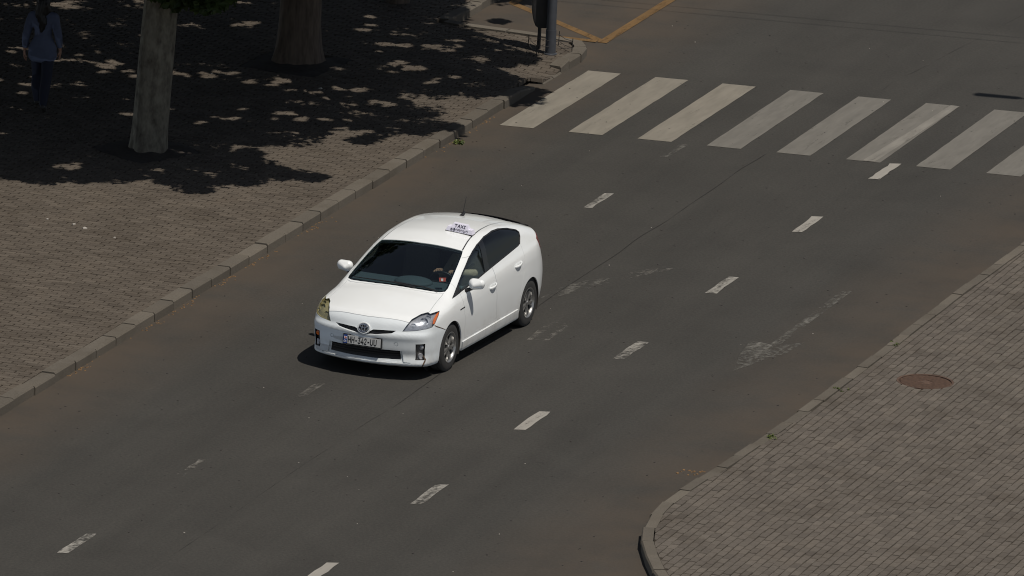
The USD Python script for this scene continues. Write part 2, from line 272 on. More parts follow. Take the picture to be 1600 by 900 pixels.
pits = [Polygon([(-7.75, 7.42), (-6.75, 6.85), (-6.25, 7.95), (-7.2, 8.5)]), Polygon([(-7.75, 13.3), (-6.5, 13.1), (-6.4, 14.5), (-7.65, 14.65)])]
def drop(x, y):
    """how far the paving sinks at the dropped kerb"""
    return -.105 * np.clip((x + 4.7) / 1.1, 0, 1) * np.clip(1 - np.abs(y - 15.35) / .55, 0, 1) ** .6
def bricks(region, x0, x1, y0, y1, along, L, W, gl, gw, ztop, dropped=False, holes=()):
    """running bond. along: 'x' or 'y', the way a brick lies. Returns (mesh, centre) for each brick"""
    if holes: region = region.difference(shapely.union_all(list(holes)))
    inner = region.buffer(-.012)
    nr = int(((y1 - y0) if along == 'x' else (x1 - x0)) / W); nc = int(((x1 - x0) if along == 'x' else (y1 - y0)) / L) + 1
    r, c = np.meshgrid(np.arange(nr), np.arange(nc), indexing='ij'); off = np.where(np.arange(nr) % 2, .5, 0) * L + rng.normal(0, .008, nr)
    s = c * L + off[:, None]; U = lambda a, b: rng.uniform(a, b, r.shape)
    a, b = s + gl / 2 * U(.6, 1.5), s + L - gl / 2 * U(.6, 1.5); p, q = r * W + gw / 2 * U(.5, 1.6), (r + 1) * W - gw / 2 * U(.5, 1.6)
    R = np.stack([x0 + a, x0 + b, y0 + p, y0 + q] if along == 'x' else [x0 + p, x0 + q, y0 + a, y0 + b], -1).reshape(-1, 4)
    corner = [(0, 2), (1, 2), (1, 3), (0, 3)]
    whole = np.all([shapely.contains_xy(inner, R[:, i], R[:, j]) for i, j in corner], 0); some = np.any([shapely.contains_xy(region, R[:, i], R[:, j]) for i, j in corner], 0)
    rings = []
    for i in np.nonzero(some)[0]:
        ring = R[i][[[0, 2], [1, 2], [1, 3], [0, 3]]]
        if whole[i]: ring = ring + rng.normal(0, .0022, (4, 2))
        else:
            g = Polygon(ring).intersection(region)
            if g.geom_type == 'MultiPolygon': g = max(g.geoms, key=lambda q: q.area)
            if g.is_empty or g.geom_type != 'Polygon' or g.area < .003: continue
            ring = np.array(g.exterior.coords)[:-1]
            if not g.exterior.is_ccw: ring = ring[::-1]
        rings.append((ring, R[i]))
    out = []
    for ring, R_i in rings:
        z = ztop + rng.normal(0, .0016); cx, cy = (R_i[0] + R_i[1]) / 2, (R_i[2] + R_i[3]) / 2
        n = len(ring); tilt = rng.normal(0, .006, 2); d = ring - [cx, cy]
        zz = z + d @ tilt + (drop(ring[:, 0], ring[:, 1]) if dropped else 0)
        ins = ring - d / np.maximum(np.linalg.norm(d, axis=1, keepdims=True), 1e-6) * .006
        V = np.vstack([np.c_[ins, zz], np.c_[ring, zz - .006], np.c_[ring, zz - .06]])
        F = [[0, i, i + 1] for i in range(1, n - 1)]
        for i in range(n):
            j = (i + 1) % n
            for k in (0, n): F += [[k + i, k + n + i, k + n + j], [k + i, k + n + j, k + j]]
        out.append((V, F, cx, cy, z))
    return out
def lay(parent, found, material, stuff_label):
    """the 300 bricks that show largest are parts of their own, the rest one part"""
    P = np.array([(b[2], b[3], b[4]) for b in found]); d = P - EYE; w = d @ fw
    px, py = (d @ cr) / w * FOCAL / 18, (d @ cu) / w * FOCAL / 18
    seen = (np.abs(px) < .99) & (np.abs(py) < .555); score = np.where(seen, w, 1e9)
    near = set(np.argsort(score)[:300].tolist())
    V, F, T, n = [], [], [], 0
    for i, (v, f, *_) in enumerate(found):
        t = float(np.clip(rng.normal(.5, .21), 0, 1))
        if i in near:
            obj('paving_brick', trimesh.Trimesh(v, f, process=False), material, parent, tone=np.full(len(v), t))
        else:
            V.append(v); F.append(np.array(f) + n); T.append(np.full(len(v), t)); n += len(v)
    obj('paving_bricks', trimesh.Trimesh(np.vstack(V), np.vstack(F), process=False), material, parent, tone=np.concatenate(T), kind='stuff', label=stuff_label)

left_region = Polygon([(-24, -16), (KL - .195, -16), (KL - .195, 14.85), (KL - .03, 14.9), (KL - .03, 15.7), (KL - .2, 15.75), (-3.70, 16.55), (-3.79, 17.0), (-3.93, 17.24), (-4.35, 17.35), (-5.7, 17.45), (-6.22, 17.6), (-6.21, 27), (-24, 27)])
pv = thing('pavement', 'brown block pavement under the trees on the left of the road', 'pavement', kind='structure')
def sunk(poly, z):
    """a bed under the paving, following the dropped kerb"""
    out = []
    for cell in [sbox(-24, -16, -4.9, 27), *[sbox(-4.9 + .2 * i, y, -4.7 + .2 * i, y + h) for i in range(8) for y, h in [(-16, 30.7), *[(14.7 + .1 * j, .1) for j in range(14)], (16.1, 11)]]]:
        g = poly.intersection(cell)
        for q in getattr(g, 'geoms', [g]):
            if q.geom_type == 'Polygon' and q.area > 1e-5:
                m = sheet(q, z); m.vertices[:, 2] += drop(m.vertices[:, 0], m.vertices[:, 1]); out.append(m)
    return cat(*out)
obj('bedding', sunk(left_region.difference(shapely.union_all(pits)), .105), 'joint_dirt', pv, smooth=False)
lay(pv, bricks(left_region, -15.5, -3.3, -9, 21, 'x', .205, .105, .017, .010, .122, True, pits), 'paver_left', 'running bond of brown paving bricks')
obj('outer_paving', sheet(sbox(-24, -16, -15.5, 27), .121), 'paver_far', pv) if False else None
rdir = np.gradient(rdense, axis=0); rdir /= np.linalg.norm(rdir, axis=1, keepdims=True); rin = rdense + np.c_[-rdir[:, 1], rdir[:, 0]] * .158
right_region = Polygon([*rin, (20, -14.2), (20, 30)])
MH = (6.601, .643)
hole = Point(*MH).buffer(.375, 32)
pv2 = thing('pavement', 'grey block pavement with a rusty manhole cover on the right', 'pavement', kind='structure')
obj('bedding', sheet(right_region.difference(hole), .104), 'joint_dirt', pv2, smooth=False)
lay(pv2, bricks(right_region, 5.2, 14.0, -14, 12.5, 'y', .205, .106, .014, .013, .122, False, [hole]), 'paver_right', 'running bond of grey paving bricks')

# rusty manhole cover
mh = thing('manhole_cover', 'round rusty ribbed manhole cover set in the grey block pavement', 'manhole cover', (*MH, .10))
obj('frame', lathe([(.345, -.05), (.345, .022), (.372, .024), (.372, -.05), (.345, -.05)], 48), 'rust', mh)
obj('cover', lathe([(0, -.02), (0, .010), (.338, .010), (.338, -.02), (0, -.02)], 48), 'rust', mh)
ribs = [box(-.012, .012, -math.sqrt(.325 ** 2 - x * x), math.sqrt(.325 ** 2 - x * x), .008, .018) for x in [0]]
rr = []
for x in np.arange(-.30, .301, .04):
    h = math.sqrt(.325 ** 2 - x * x)
    for a, b in ([(-h, -.08), (.08, h)] if abs(x) < .08 else [(-h, h)]):
        m = box(x - .011, x + .011, a, b, .009, .017); rr.append(m)
for m in rr:
    m.apply_transform(trimesh.transformations.rotation_matrix(math.radians(-32), [0, 0, 1])); obj('rib', m, 'rust', mh)
obj('boss', lathe([(0, .009), (0, .018), (.062, .018), (.070, .009)], 24), 'rust', mh)

# tree pits
for p, l in zip(pits, ('dark soil of the planting pit around the pale trunk', 'dark soil of the planting pit around the broad brown trunk')):
    pts = np.array(p.exterior.coords); pp = p.buffer(.05)
    g = [(x, y) for x in np.arange(-8.2, -5.8, .08) for y in np.arange(6.3, 15.2, .08) if pp.contains(Point(x, y))]
    tri = shapely.delaunay_triangles(shapely.MultiPoint(g)); V = np.array(g); idx = {tuple(np.round(v, 5)): i for i, v in enumerate(V)}
    F = [[idx[tuple(np.round(c, 5))] for c in list(t.exterior.coords)[:3]] for t in tri.geoms]
    c = np.array(p.centroid.coords[0]); z = .085 + .07 * np.exp(-((V - c) ** 2).sum(1) / .25) + .05 * meshkit.fbm(np.c_[V * 6, V[:, :1] * 0], 3)
    m = trimesh.Trimesh(np.c_[V, z], F, process=False)
    n = m.face_normals[:, 2] < 0; m.faces[n] = m.faces[n][:, ::-1]
    obj('planting_pit', trimesh.Trimesh(m.vertices, m.faces, process=False), 'soil', smooth=True, label=l, cat='soil', kind='structure')

# ------------------------------------------------------------------ paint on the road (sheets 4 mm up)
Z1 = .004
cw = thing('crosswalk', 'row of worn white zebra stripes painted across the road', 'crosswalk')
for i in range(12):
    x = -3.238 + 1.0212 * i; w = .50
    y0, y1 = 12.386 + .089 * x, 16.413 + .095 * x
    p = Polygon([(x, y0), (x + w, y0 + .045), (x + w, y1 + .047), (x, y1)])
    seg = p.segmentize(.25); c = np.array(seg.exterior.coords)[:-1] + rng.normal(0, .0022, (len(seg.exterior.coords) - 1, 2))
    obj('stripe', sheet(Polygon(c), Z1), 'crossing_paint' if i < 3 else 'crossing_grey', cw)
    if i == 5: obj('bright_patch', sheet(Polygon([(x + .24, y0 + .03), (x + .42, y0 + .04), (x + .50, y1 - .6), (x + .5, y1 + .02), (x + .37, y1 + .03), (x + .33, y1 - 1.6)]), Z1 + .004), 'paint_bright', cw)
def dash(par, x, y, mat, w=.145, l=1.0, sk=.045):
    p = Polygon([(x - w / 2, y - l / 2), (x + w / 2, y - l / 2 + sk), (x + w / 2, y + l / 2 + sk), (x - w / 2, y + l / 2)]).segmentize(.2)
    c = np.array(p.exterior.coords)[:-1]; c = c + rng.normal(0, .007, c.shape)
    obj('dash', sheet(Polygon(c), Z1), mat, par)
lb = thing('lane_line', 'broken white lane line along the middle of the road right of the taxi', 'lane line')
for i, y in enumerate([-15.0, -11.05, -7.13, -3.23, .75, 4.66, 8.53, 12.12]):
    dash(lb, 2.545 + (.04 if i == 7 else 0), y - .02, 'dash_worn' if i in (2, 4, 5) else 'dash_paint', l=1.0 if i != 7 else 1.05)
la = thing('lane_line', 'fainter broken lane line running under the taxi', 'lane line')
for i, (y, m, l) in enumerate([(-15.2, 'dash_paint', 1), (-11.22, 'dash_worn', .95), (-7.4, 'arrow_ghost', .9), (-3.2, 'arrow_ghost', .75), (.5, 'dash_worn', .9), (4.45, 'dash_worn', .9), (8.4, 'dash_worn', .95), (11.8, 'arrow_worn', .9)]):
    dash(la, -.49, y, m, w=.12, l=l)
ar = thing('turn_arrow', 'faded white arrow painted in the lane beside the right kerb', 'road arrow')
obj('shaft', sheet(Polygon([(4.09, 1.9), (4.21, 1.95), (4.22, 5.2), (4.08, 5.1)]).segmentize(.2), Z1), 'arrow_worn', ar)
obj('arrowhead', sheet(Polygon([(4.07, .37), (4.42, 1.6), (4.47, 2.25), (4.2, 1.9), (3.80, 2.0), (3.88, 1.3)]).segmentize(.2), Z1), 'arrow_worn', ar)
ar2 = thing('turn_arrow', 'almost rubbed out white arrow just right of the taxi rear wheel', 'road arrow')
obj('arrowhead', sheet(Polygon([(.58, 2.8), (.74, 2.9), (1.0, 3.6), (1.08, 4.3), (.85, 4.05), (.66, 3.6)]).segmentize(.2), Z1), 'arrow_worn', ar2)
obj('arrowhead', sheet(Polygon([(1.02, 3.7), (1.35, 4.5), (1.75, 5.3), (1.55, 5.3), (1.15, 4.6)]).segmentize(.2), Z1), 'arrow_ghost', ar2)
obj('shaft', sheet(Polygon([(1.15, .6), (1.42, .7), (1.42, 1.5), (1.2, 1.9), (1.1, 1.3)]).segmentize(.2), Z1), 'arrow_ghost', ar2)
yb = thing('yellow_marking', 'yellow lines of a no stopping box painted in the lay-by mouth', 'road marking')
def band(a, b, w): 
    return LineString([a, b]).buffer(w / 2, cap_style='flat').segmentize(.25)
for a, b in [((-3.66, 17.99), (-3.70, 24.0)), ((-3.72, 18.12), (-5.75, 19.93)), ((-3.75, 18.03), (-5.95, 17.93)), ((-5.75, 19.93), (-5.9, 24))]:
    obj('line', sheet(band(a, b, .15), Z1 + .004 * (b[1] > 23) + .008 * (b[0] < -5.9)), 'yellow_paint', yb)
# longitudinal joint in the asphalt, a second one beyond the crossing, and old paint specks
sj = thing('asphalt_joint', 'thin dark joint in the asphalt running under the taxi along the road', 'asphalt joint', kind='structure')
def wobble(pts, w):
    ls = LineString(pts).segmentize(.35); c = np.array(ls.coords); c[:, 0] += .03 * (meshkit.noise(np.c_[c[:, 1] * .9, c[:, 0] * 0, c[:, 0] * 0]) - .5) * 2
    return LineString(c).buffer(w / 2, cap_style='flat')
obj('seam', sheet(wobble([(.72, -3.5), (.72, 12.3)], .016), Z1), 'tar', sj); obj('seam', sheet(wobble([(.70, -30), (.72, -3.5)], .014), Z1), 'tar_faint', sj); obj('seam', sheet(wobble([(1.03, 17.0), (1.09, 18.0), (1.46, 23.25), (1.9, 30)], .014), Z1 + .004), 'tar_faint', sj)

# ------------------------------------------------------------------ taxi: the body is one smooth solid, cut into its panels, panes and lamps
CARZ = math.degrees(math.atan2(-math.cos(-.0545), math.sin(-.0545)))
def curve(*pts):
    pts = sorted(pts); c = PC([p[0] for p in pts], [p[1] for p in pts], extrapolate=True)
    t = np.linspace(-2.6, 2.6, 5201); v = c(np.clip(t, pts[0][0] - .4, pts[-1][0] + .4)); return lambda q: np.interp(q, t, v)
top_line = curve((-2.3,1.02),(-2.1,1.15),(-1.98,1.225),(-1.75,1.305),(-1.4,1.40),(-1.0,1.468),(-.7,1.5),(-.35,1.512),(0,1.494),(.34,1.425),(.6,1.335),(.9,1.205),(1.15,1.09),(1.31,1.018),(1.5,.985),(1.75,.93),(2.0,.865),(2.12,.825),(2.2,.785),(2.3,.70))
crown = curve((-2.2,.14),(-1.5,.16),(-.3,.17),(.4,.15),(1.2,.12),(1.6,.13),(2.2,.09))
nose_line = curve((.1,2.13),(.18,2.18),(.225,2.244),(.265,2.236),(.33,2.222),(.42,2.240),(.52,2.250),(.585,2.262),(.612,2.258),(.66,2.230),(.74,2.208),(.80,2.185),(.95,2.12),(1.6,1.9))
nose_plan = curve((0,0),(.2,.008),(.4,.045),(.52,.078),(.62,.115),(.72,.17),(.78,.225),(.83,.31),(.87,.45),(.95,.8))
tail_line = curve((.1,-2.02),(.25,-2.08),(.45,-2.17),(.6,-2.185),(.75,-2.16),(.9,-2.09),(1.0,-2.045),(1.1,-2.0),(1.25,-1.95),(1.6,-1.85))
tail_plan = curve((0,0),(.3,.015),(.5,.05),(.62,.09),(.72,.15),(.80,.24),(.86,.38),(.95,.7))
width_line = curve((-2.3,.74),(-2.0,.81),(-1.7,.85),(-1.2,.872),(0,.8725),(1.0,.866),(1.5,.868),(1.9,.86),(2.3,.82))
side_line = curve((0,-.05),(.2,-.03),(.3,-.014),(.45,-.004),(.62,0),(.76,-.006),(.86,-.018),(.93,-.034),(1.0,-.064),(1.1,-.104),(1.2,-.142),(1.3,-.184),(1.4,-.230),(1.5,-.285),(1.7,-.42))
belt_shift = curve((-2.3,.12),(-1.6,.11),(-1.05,.09),(-.2,.04),(.3,.01),(1.2,-.06),(2.3,-.10))
def smax(a, b, k):
    h = np.clip(k - np.abs(a - b), 0, None) / k
    return np.maximum(a, b) + h * h * k * .25
def body_sdf(x, y, z):
    y = np.abs(y)
    d = 1e-3
    H = top_line(x) - crown(x) * y * y
    hx = (top_line(x + d) - top_line(x - d)) / (2 * d)
    t = (z - H) / np.sqrt(1 + hx * hx + (2 * crown(x) * y) ** 2)
    zs = np.where(z > .6, .6 + (z - .6) - belt_shift(x) * np.clip((z - .6) / .3, 0, 1), z)
    W = width_line(x) + side_line(zs)
    wz = (side_line(zs + d) - side_line(zs - d)) / (2 * d)
    s = (y - W) / np.sqrt(1 + wz * wz)
    f = x - (nose_line(z) - nose_plan(y))
    f = f / np.sqrt(1 + ((nose_plan(y + d) - nose_plan(y - d)) / (2 * d)) ** 2 + ((nose_line(z + d) - nose_line(z - d)) / (2 * d)) ** 2)
    r = (tail_line(z) + tail_plan(y)) - x
    r = r / np.sqrt(1 + ((tail_plan(y + d) - tail_plan(y - d)) / (2 * d)) ** 2)
    b = .17 - z
    a = smax(t, s, .10)
    a = smax(a, f, .10)
    a = smax(a, r, .07)
    return smax(a, b, .05)
def net(axes, f):
    """surface nets: vertices where the grid's cells cross zero, one quad per crossed grid edge"""
    s = f < 0; nx, ny, nz = f.shape
    cs = np.zeros((nx - 1, ny - 1, nz - 1), int); acc = np.zeros((nx - 1, ny - 1, nz - 1, 3)); cnt = np.zeros((nx - 1, ny - 1, nz - 1))
    for ax in range(3):
        lo = [slice(None)] * 3; hi = [slice(None)] * 3; lo[ax] = slice(0, -1); hi[ax] = slice(1, None)
        a, b = f[tuple(lo)], f[tuple(hi)]; cross = (a < 0) != (b < 0); t = np.where(cross, a / np.where(cross, a - b, 1), 0)
        o = [k for k in range(3) if k != ax]
        for da in (0, 1):
            for db in (0, 1):
                sl = [slice(None)] * 3; sl[o[0]] = slice(da, f.shape[o[0]] - 1 + da); sl[o[1]] = slice(db, f.shape[o[1]] - 1 + db)
                c, tt = cross[tuple(sl)], t[tuple(sl)]; cnt += c
                acc[..., ax] += np.where(c, tt, 0); acc[..., o[0]] += c * da; acc[..., o[1]] += c * db
    act = cnt > 0; ids = -np.ones(cnt.shape, int); ids[act] = np.arange(act.sum())
    base = np.stack(np.nonzero(act), 1) + acc[act] / cnt[act][:, None]
    V = np.stack([axes[k][0] + base[:, k] * (axes[k][1] - axes[k][0]) for k in range(3)], 1)
    Q = []
    for ax in range(3):
        lo = [slice(None)] * 3; hi = [slice(None)] * 3; lo[ax] = slice(0, -1); hi[ax] = slice(1, None)
        a, b = f[tuple(lo)] < 0, f[tuple(hi)] < 0; I = np.stack(np.nonzero(a != b), 1); inside = a[tuple(I.T)]
        o = [k for k in range(3) if k != ax]; e = np.eye(3, dtype=int)
        q = np.stack([ids[tuple((I - da * e[o[0]] - db * e[o[1]]).T)] for da, db in ((0, 0), (1, 0), (1, 1), (0, 1))], 1)
        flip = inside if ax != 1 else ~inside
        q[flip] = q[flip][:, ::-1]; Q.append(q)
    Q = np.vstack(Q)
    return V, np.vstack([Q[:, [0, 1, 2]], Q[:, [0, 2, 3]]])
h = .022
AX = [np.arange(-2.32, 2.38, h), np.arange(-1.008, 1.009, h), np.arange(.08, 1.62, h)]
GRID = body_sdf(AX[0][:, None, None], AX[1][None, :, None], AX[2][None, None, :])
def solid(t):
    man = m3.Manifold(m3.Mesh(np.ascontiguousarray(t.vertices, np.float32), np.ascontiguousarray(t.faces, np.uint32)))
    return man
SHELLS = {}
def shell(d):
    V, F = net(AX, GRID + d)
    for _ in range(3):
        p = lambda V: body_sdf(V[:, 0], V[:, 1], V[:, 2]) + d
        v = p(V); g = np.stack([(p(V + e) - p(V - e)) / .004 for e in np.eye(3) * .002], 1)
        V = V - np.clip(v / np.maximum((g * g).sum(1), .2), -.01, .01)[:, None] * g
    t = trimesh.Trimesh(V, F, process=False)
    if t.volume < 0: t.invert()
    return t
SKIN = shell(0.0)
g_ = np.stack([(body_sdf(*(SKIN.vertices + e).T) - body_sdf(*(SKIN.vertices - e).T)) for e in np.eye(3) * .002], 1); SKIN_N = g_ / np.linalg.norm(g_, axis=1, keepdims=True)
def B(d):
    """the body drawn in by d metres"""
    if abs(d) > .021: d = min((.035, .055), key=lambda q: abs(q - d))
    if d not in SHELLS: SHELLS[d] = solid(shell(d) if d > .021 else trimesh.Trimesh(SKIN.vertices - SKIN_N * d, SKIN.faces, process=False))
    return SHELLS[d]
def prism(pts, ax, a, b):
    """pts: (x,y) for ax z, (x,z) for ax y, (y,z) for ax x"""
    p = Polygon(pts).buffer(0); p = shapely.geometry.polygon.orient(p)
    man = m3.Manifold.extrude(m3.CrossSection([np.array(p.exterior.coords)[:-1]]), b - a).translate([0, 0, a])
    M = {'z': [[1, 0, 0, 0], [0, 1, 0, 0], [0, 0, 1, 0]], 'y': [[1, 0, 0, 0], [0, 0, 1, 0], [0, 1, 0, 0]], 'x': [[0, 0, 1, 0], [1, 0, 0, 0], [0, 1, 0, 0]]}[ax]
    return man.transform(np.array(M, float))
def off(pts, d, r=True): 
    return list(Polygon(pts).buffer(d, join_style='round' if r else 'mitre').exterior.coords)[:-1]
SIGHT = np.array([.903, .366, .25]); SIGHT /= np.linalg.norm(SIGHT)
def slant(P, grow=0, a=-.35, b=.35, side=1):
    """a prism through an outline of points on the body, along a slanting axis; side -1: mirrored"""
    P = np.array(P, float); c = P.mean(0); w = SIGHT; u = np.cross([0, 0, 1], w); u /= np.linalg.norm(u); v = np.cross(w, u)
    q = Polygon(np.c_[(P - c) @ u, (P - c) @ v]).buffer(grow)
    q = shapely.geometry.polygon.orient(q)
    man = m3.Manifold.extrude(m3.CrossSection([np.array(q.exterior.coords)[:-1]]), b - a).translate([0, 0, a])
    T = np.c_[u, v, w, c]
    if side < 0: T = np.diag([1, -1, 1]) @ T
    return man.transform(T)
def mirror(m): return m.transform(np.array([[1, 0, 0, 0], [0, -1, 0, 0], [0, 0, 1, 0]], float))
def sym(half): return [(x, y) for x, y in half] + [(x, -y) for x, y in half[::-1] if y > 1e-6]
def bx(x0, x1, y0, y1, z0, z1): return m3.Manifold.cube([x1 - x0, y1 - y0, z1 - z0]).translate([x0, y0, z0])
def cylinder_y(r, y0, y1, x, z): return m3.Manifold.cylinder(y1 - y0, r, r, 64).rotate([-90, 0, 0]).translate([x, y0, z])

WS = sym([(1.300, 0), (1.295, .25), (1.268, .48), (1.240, .62), (1.205, .685), (1.14, .695), (1.04, .684), (.87, .662), (.667, .634), (.481, .603), (.385, .578), (.40, .30), (.415, 0)])
DLO = [(1.228, .929), (.993, 1.037), (.738, 1.159), (.436, 1.286), (.25, 1.345), (.07, 1.389), (-.231, 1.430), (-.536, 1.441), (-.745, 1.430), (-.974, 1.392), (-1.174, 1.336), (-1.222, 1.295), (-1.19, 1.229), (-1.135, 1.163), (-1.06, 1.145), (-.628, 1.104), (-.229, 1.067), (.092, 1.037), (.371, 1.007), (.822, .967)]
HOOD = sym([(1.335, 0), (1.330, .25), (1.302, .49), (1.275, .62), (1.235, .676), (1.354, .676), (1.58, .690), (1.74, .705), (1.775, .705), (1.873, .665), (2.022, .605), (2.085, .560), (2.105, .417), (2.138, .194), (2.148, 0)])
LAMP = [(2.159, .502, .66), (2.119, .537, .731), (2.028, .575, .807), (1.873, .635, .849), (1.775, .692, .861), (1.79, .73, .848), (1.622, .791, .86), (1.70, .812, .82), (1.845, .824, .737), (1.912, .813, .703), (1.98, .783, .694), (2.09, .671, .676)]
AMBER = [(1.627, .794, .859), (1.74, .790, .842), (1.835, .795, .795), (1.885, .806, .738), (1.851, .822, .737), (1.743, .817, .815)]
GRILLE = [(-.418, .662), (-.281, .660), (-.13, .653), (-.095, .635), (0, .60), (.095, .635), (.13, .653), (.281, .660), (.418, .662), (.37, .628), (.30, .616), (.155, .596), (0, .585), (-.155, .596), (-.30, .616), (-.37, .628)]
LOWER = [(-.475, .395), (-.15, .408), (.15, .408), (.475, .395), (.49, .282), (.16, .276), (-.16, .276), (-.49, .282)]
FOG = [(.672, .502), (.775, .505), (.765, .284), (.668, .287)]
TAIL = [(-1.675, 1.12), (-1.755, .985), (-1.88, .93), (-2.3, .93), (-2.3, 1.15), (-1.76, 1.17)]
D1 = [(1.03, 1.3), (1.03, .97), (.985, .955), (.945, .80), (.915, .6), (.885, .338), (-.165, .338), (-.135, .88), (-.09, 1.3)]
D2 = [(-.098, 1.3), (-.143, .88), (-.173, .338), (-.955, .338), (-.975, .5), (-1.035, .66), (-1.10, .80), (-1.13, 1.0), (-1.12, 1.3)]
BUMP = [(1.56, .602), (1.707, .660), (1.85, .715), (1.90, .74), (1.90, .90), (2.5, .90), (2.5, .0), (1.56, 0)]

taxi = thing('taxi', 'white five door taxi with dirty bumper driving towards the viewer', 'car', (0, 0, 0), CARZ)
body = B(0.0)
cabin = B(.035) ^ prism([(-1.85, .35), (.72, .35), (.98, .80), (1.27, .90), (1.40, 1.1), (1.0, 1.65), (-1.85, 1.65)], 'y', -1, 1)
body -= cabin
wells = [cylinder_y(.350, y0, y0 + .40, x, .317) + bx(x - .350, x + .350, y0, y0 + .4, .0, .317) for x in (1.35, -1.35) for y0 in (.60, -1.0)]
for w in wells: body -= w
ws_p = prism(WS, 'z', .85, 1.7); dlo_p = prism(DLO, 'y', .4, 1.1)
body = body - ws_p - dlo_p - mirror(dlo_p)
# pockets: lamps, grilles, fog lamps, tail lamps
def pocket(p, depth=.055): return p - B(depth)
lampL, lampR = slant(LAMP), slant(LAMP, side=-1)
gr_p, lo_p = prism(off(GRILLE, .002), 'x', 2.0, 2.5), prism(off(LOWER, .002), 'x', 2.0, 2.5)
fog_p = [prism([(s * y, z) for y, z in FOG], 'x', 1.8, 2.4) for s in (1, -1)]
tail_p = prism(TAIL, 'y', .45, 1.1); tail_p = [tail_p, mirror(tail_p)]
for p in [lampL, lampR, gr_p, lo_p, *fog_p]: body -= pocket(p)
for p in tail_p: body -= pocket(p, .03)
# roof ditches
DITCH = [(.37, .566), (.162, .540), (-.1, .512), (-.43, .490), (-.7, .480), (-1.02, .482), (-1.30, .490), (-1.70, .505)]
ditch = [prism(list(LineString([(x, s * y) for x, y in DITCH]).buffer(.0085).exterior.coords)[:-1], 'z', 1.1, 1.7) for s in (1, -1)]
for d_ in ditch: body -= pocket(d_, .016)
rear_glass = sym([(-1.42, 0), (-1.42, .44), (-1.55, .50), (-1.72, .53), (-1.80, .5), (-1.82, 0)])
rg_p = prism(rear_glass, 'z', 1.1, 1.7); body -= pocket(rg_p, .02)
def tm(man):
    mm = man.to_mesh(); return trimesh.Trimesh(np.array(mm.vert_properties[:, :3]), np.array(mm.tri_verts), process=False)
def put(name, man, mat, parent=None, smooth=32, **k):
    if man.is_empty(): print('empty part', name); return None
    return obj(name, tm(man), mat, parent or taxi, smooth=smooth, **k)
hood_p, hood_gap = prism(off(HOOD, -.003), 'z', .70, 1.2), prism(off(HOOD, .003), 'z', .70, 1.2)
put('hood', body ^ hood_p, 'paint_white'); body -= hood_gap
bump_p = prism(BUMP, 'y', -1, 1); bump_gap = prism(off(BUMP, .004), 'y', -1, 1)
bumper = body ^ bump_p; body -= bump_gap
for s in (1, -1):
    for nm, D in (('front_door', D1), ('rear_door', D2)):
        p, g = prism(D, 'y', .62, 1.1), prism(off(D, .0035), 'y', .62, 1.1)
        if s < 0: p, g = mirror(p), mirror(g)
        put(nm, body ^ p, 'paint_white'); body -= g
put('body', body, 'paint_white')
# parking sensor caps and tow cap cut shallow rings into the bumper
for y, z in ((.437, .49), (-.465, .487)):
    ring = prism(list(Point(y, z).buffer(.026).exterior.coords)[:-1], 'x', 2, 2.4) - prism(list(Point(y, z).buffer(.020).exterior.coords)[:-1], 'x', 2, 2.4)
    bumper -= ring - B(.010)
bumper -= prism([(-.505, .405), (.505, .405), (.535, .255), (-.535, .255)], 'x', 1.9, 2.4) - B(.020)
lip = prism([(-.62, .252), (-.50, .262), (.50, .262), (.62, .252), (.62, .240), (-.62, .240)], 'x', 1.9, 2.4)
bumper -= lip - B(.012)
fbp = put('front_bumper', bumper, 'paint_dusty')
for nm, p, d0 in (('upper_grille', gr_p, .022), ('lower_grille', lo_p, .035)):
    put(nm, p ^ (B(d0) - B(.06)), 'black_plastic')
lg = f'{taxi}/lower_grille'
for z in (.312, .342, .372):
    put('slat', prism([(-.47, z - .006), (.47, z - .006), (.47, z + .006), (-.47, z + .006)], 'x', 2.0, 2.4) ^ (B(.0205) - B(.040)) ^ lo_p, 'black_plastic', lg)
# crack and chipped seam on the left corner of the bumper
put('cracked_seam', slant([(1.86, .828, .727), (1.78, .838, .69), (1.70, .851, .660), (1.58, .862, .612), (1.575, .862, .604), (1.70, .851, .650), (1.78, .838, .678), (1.855, .828, .712)]) ^ (B(-.0015) - B(.004)), 'crack_dirt')
put('crack', slant([(2.040, .752, .352), (2.028, .760, .350), (1.992, .782, .290), (2.000, .775, .255), (1.985, .735, .180), (1.995, .722, .178), (2.010, .748, .240), (2.006, .765, .282)]) ^ (B(-.0015) - B(.004)), 'crack_dirt')
put('badge', prism([(1.075, .752), (.92, .758), (.92, .772), (1.075, .766)], 'y', .5, 1.1) ^ (B(-.003) - B(.002)), 'dark_metal')

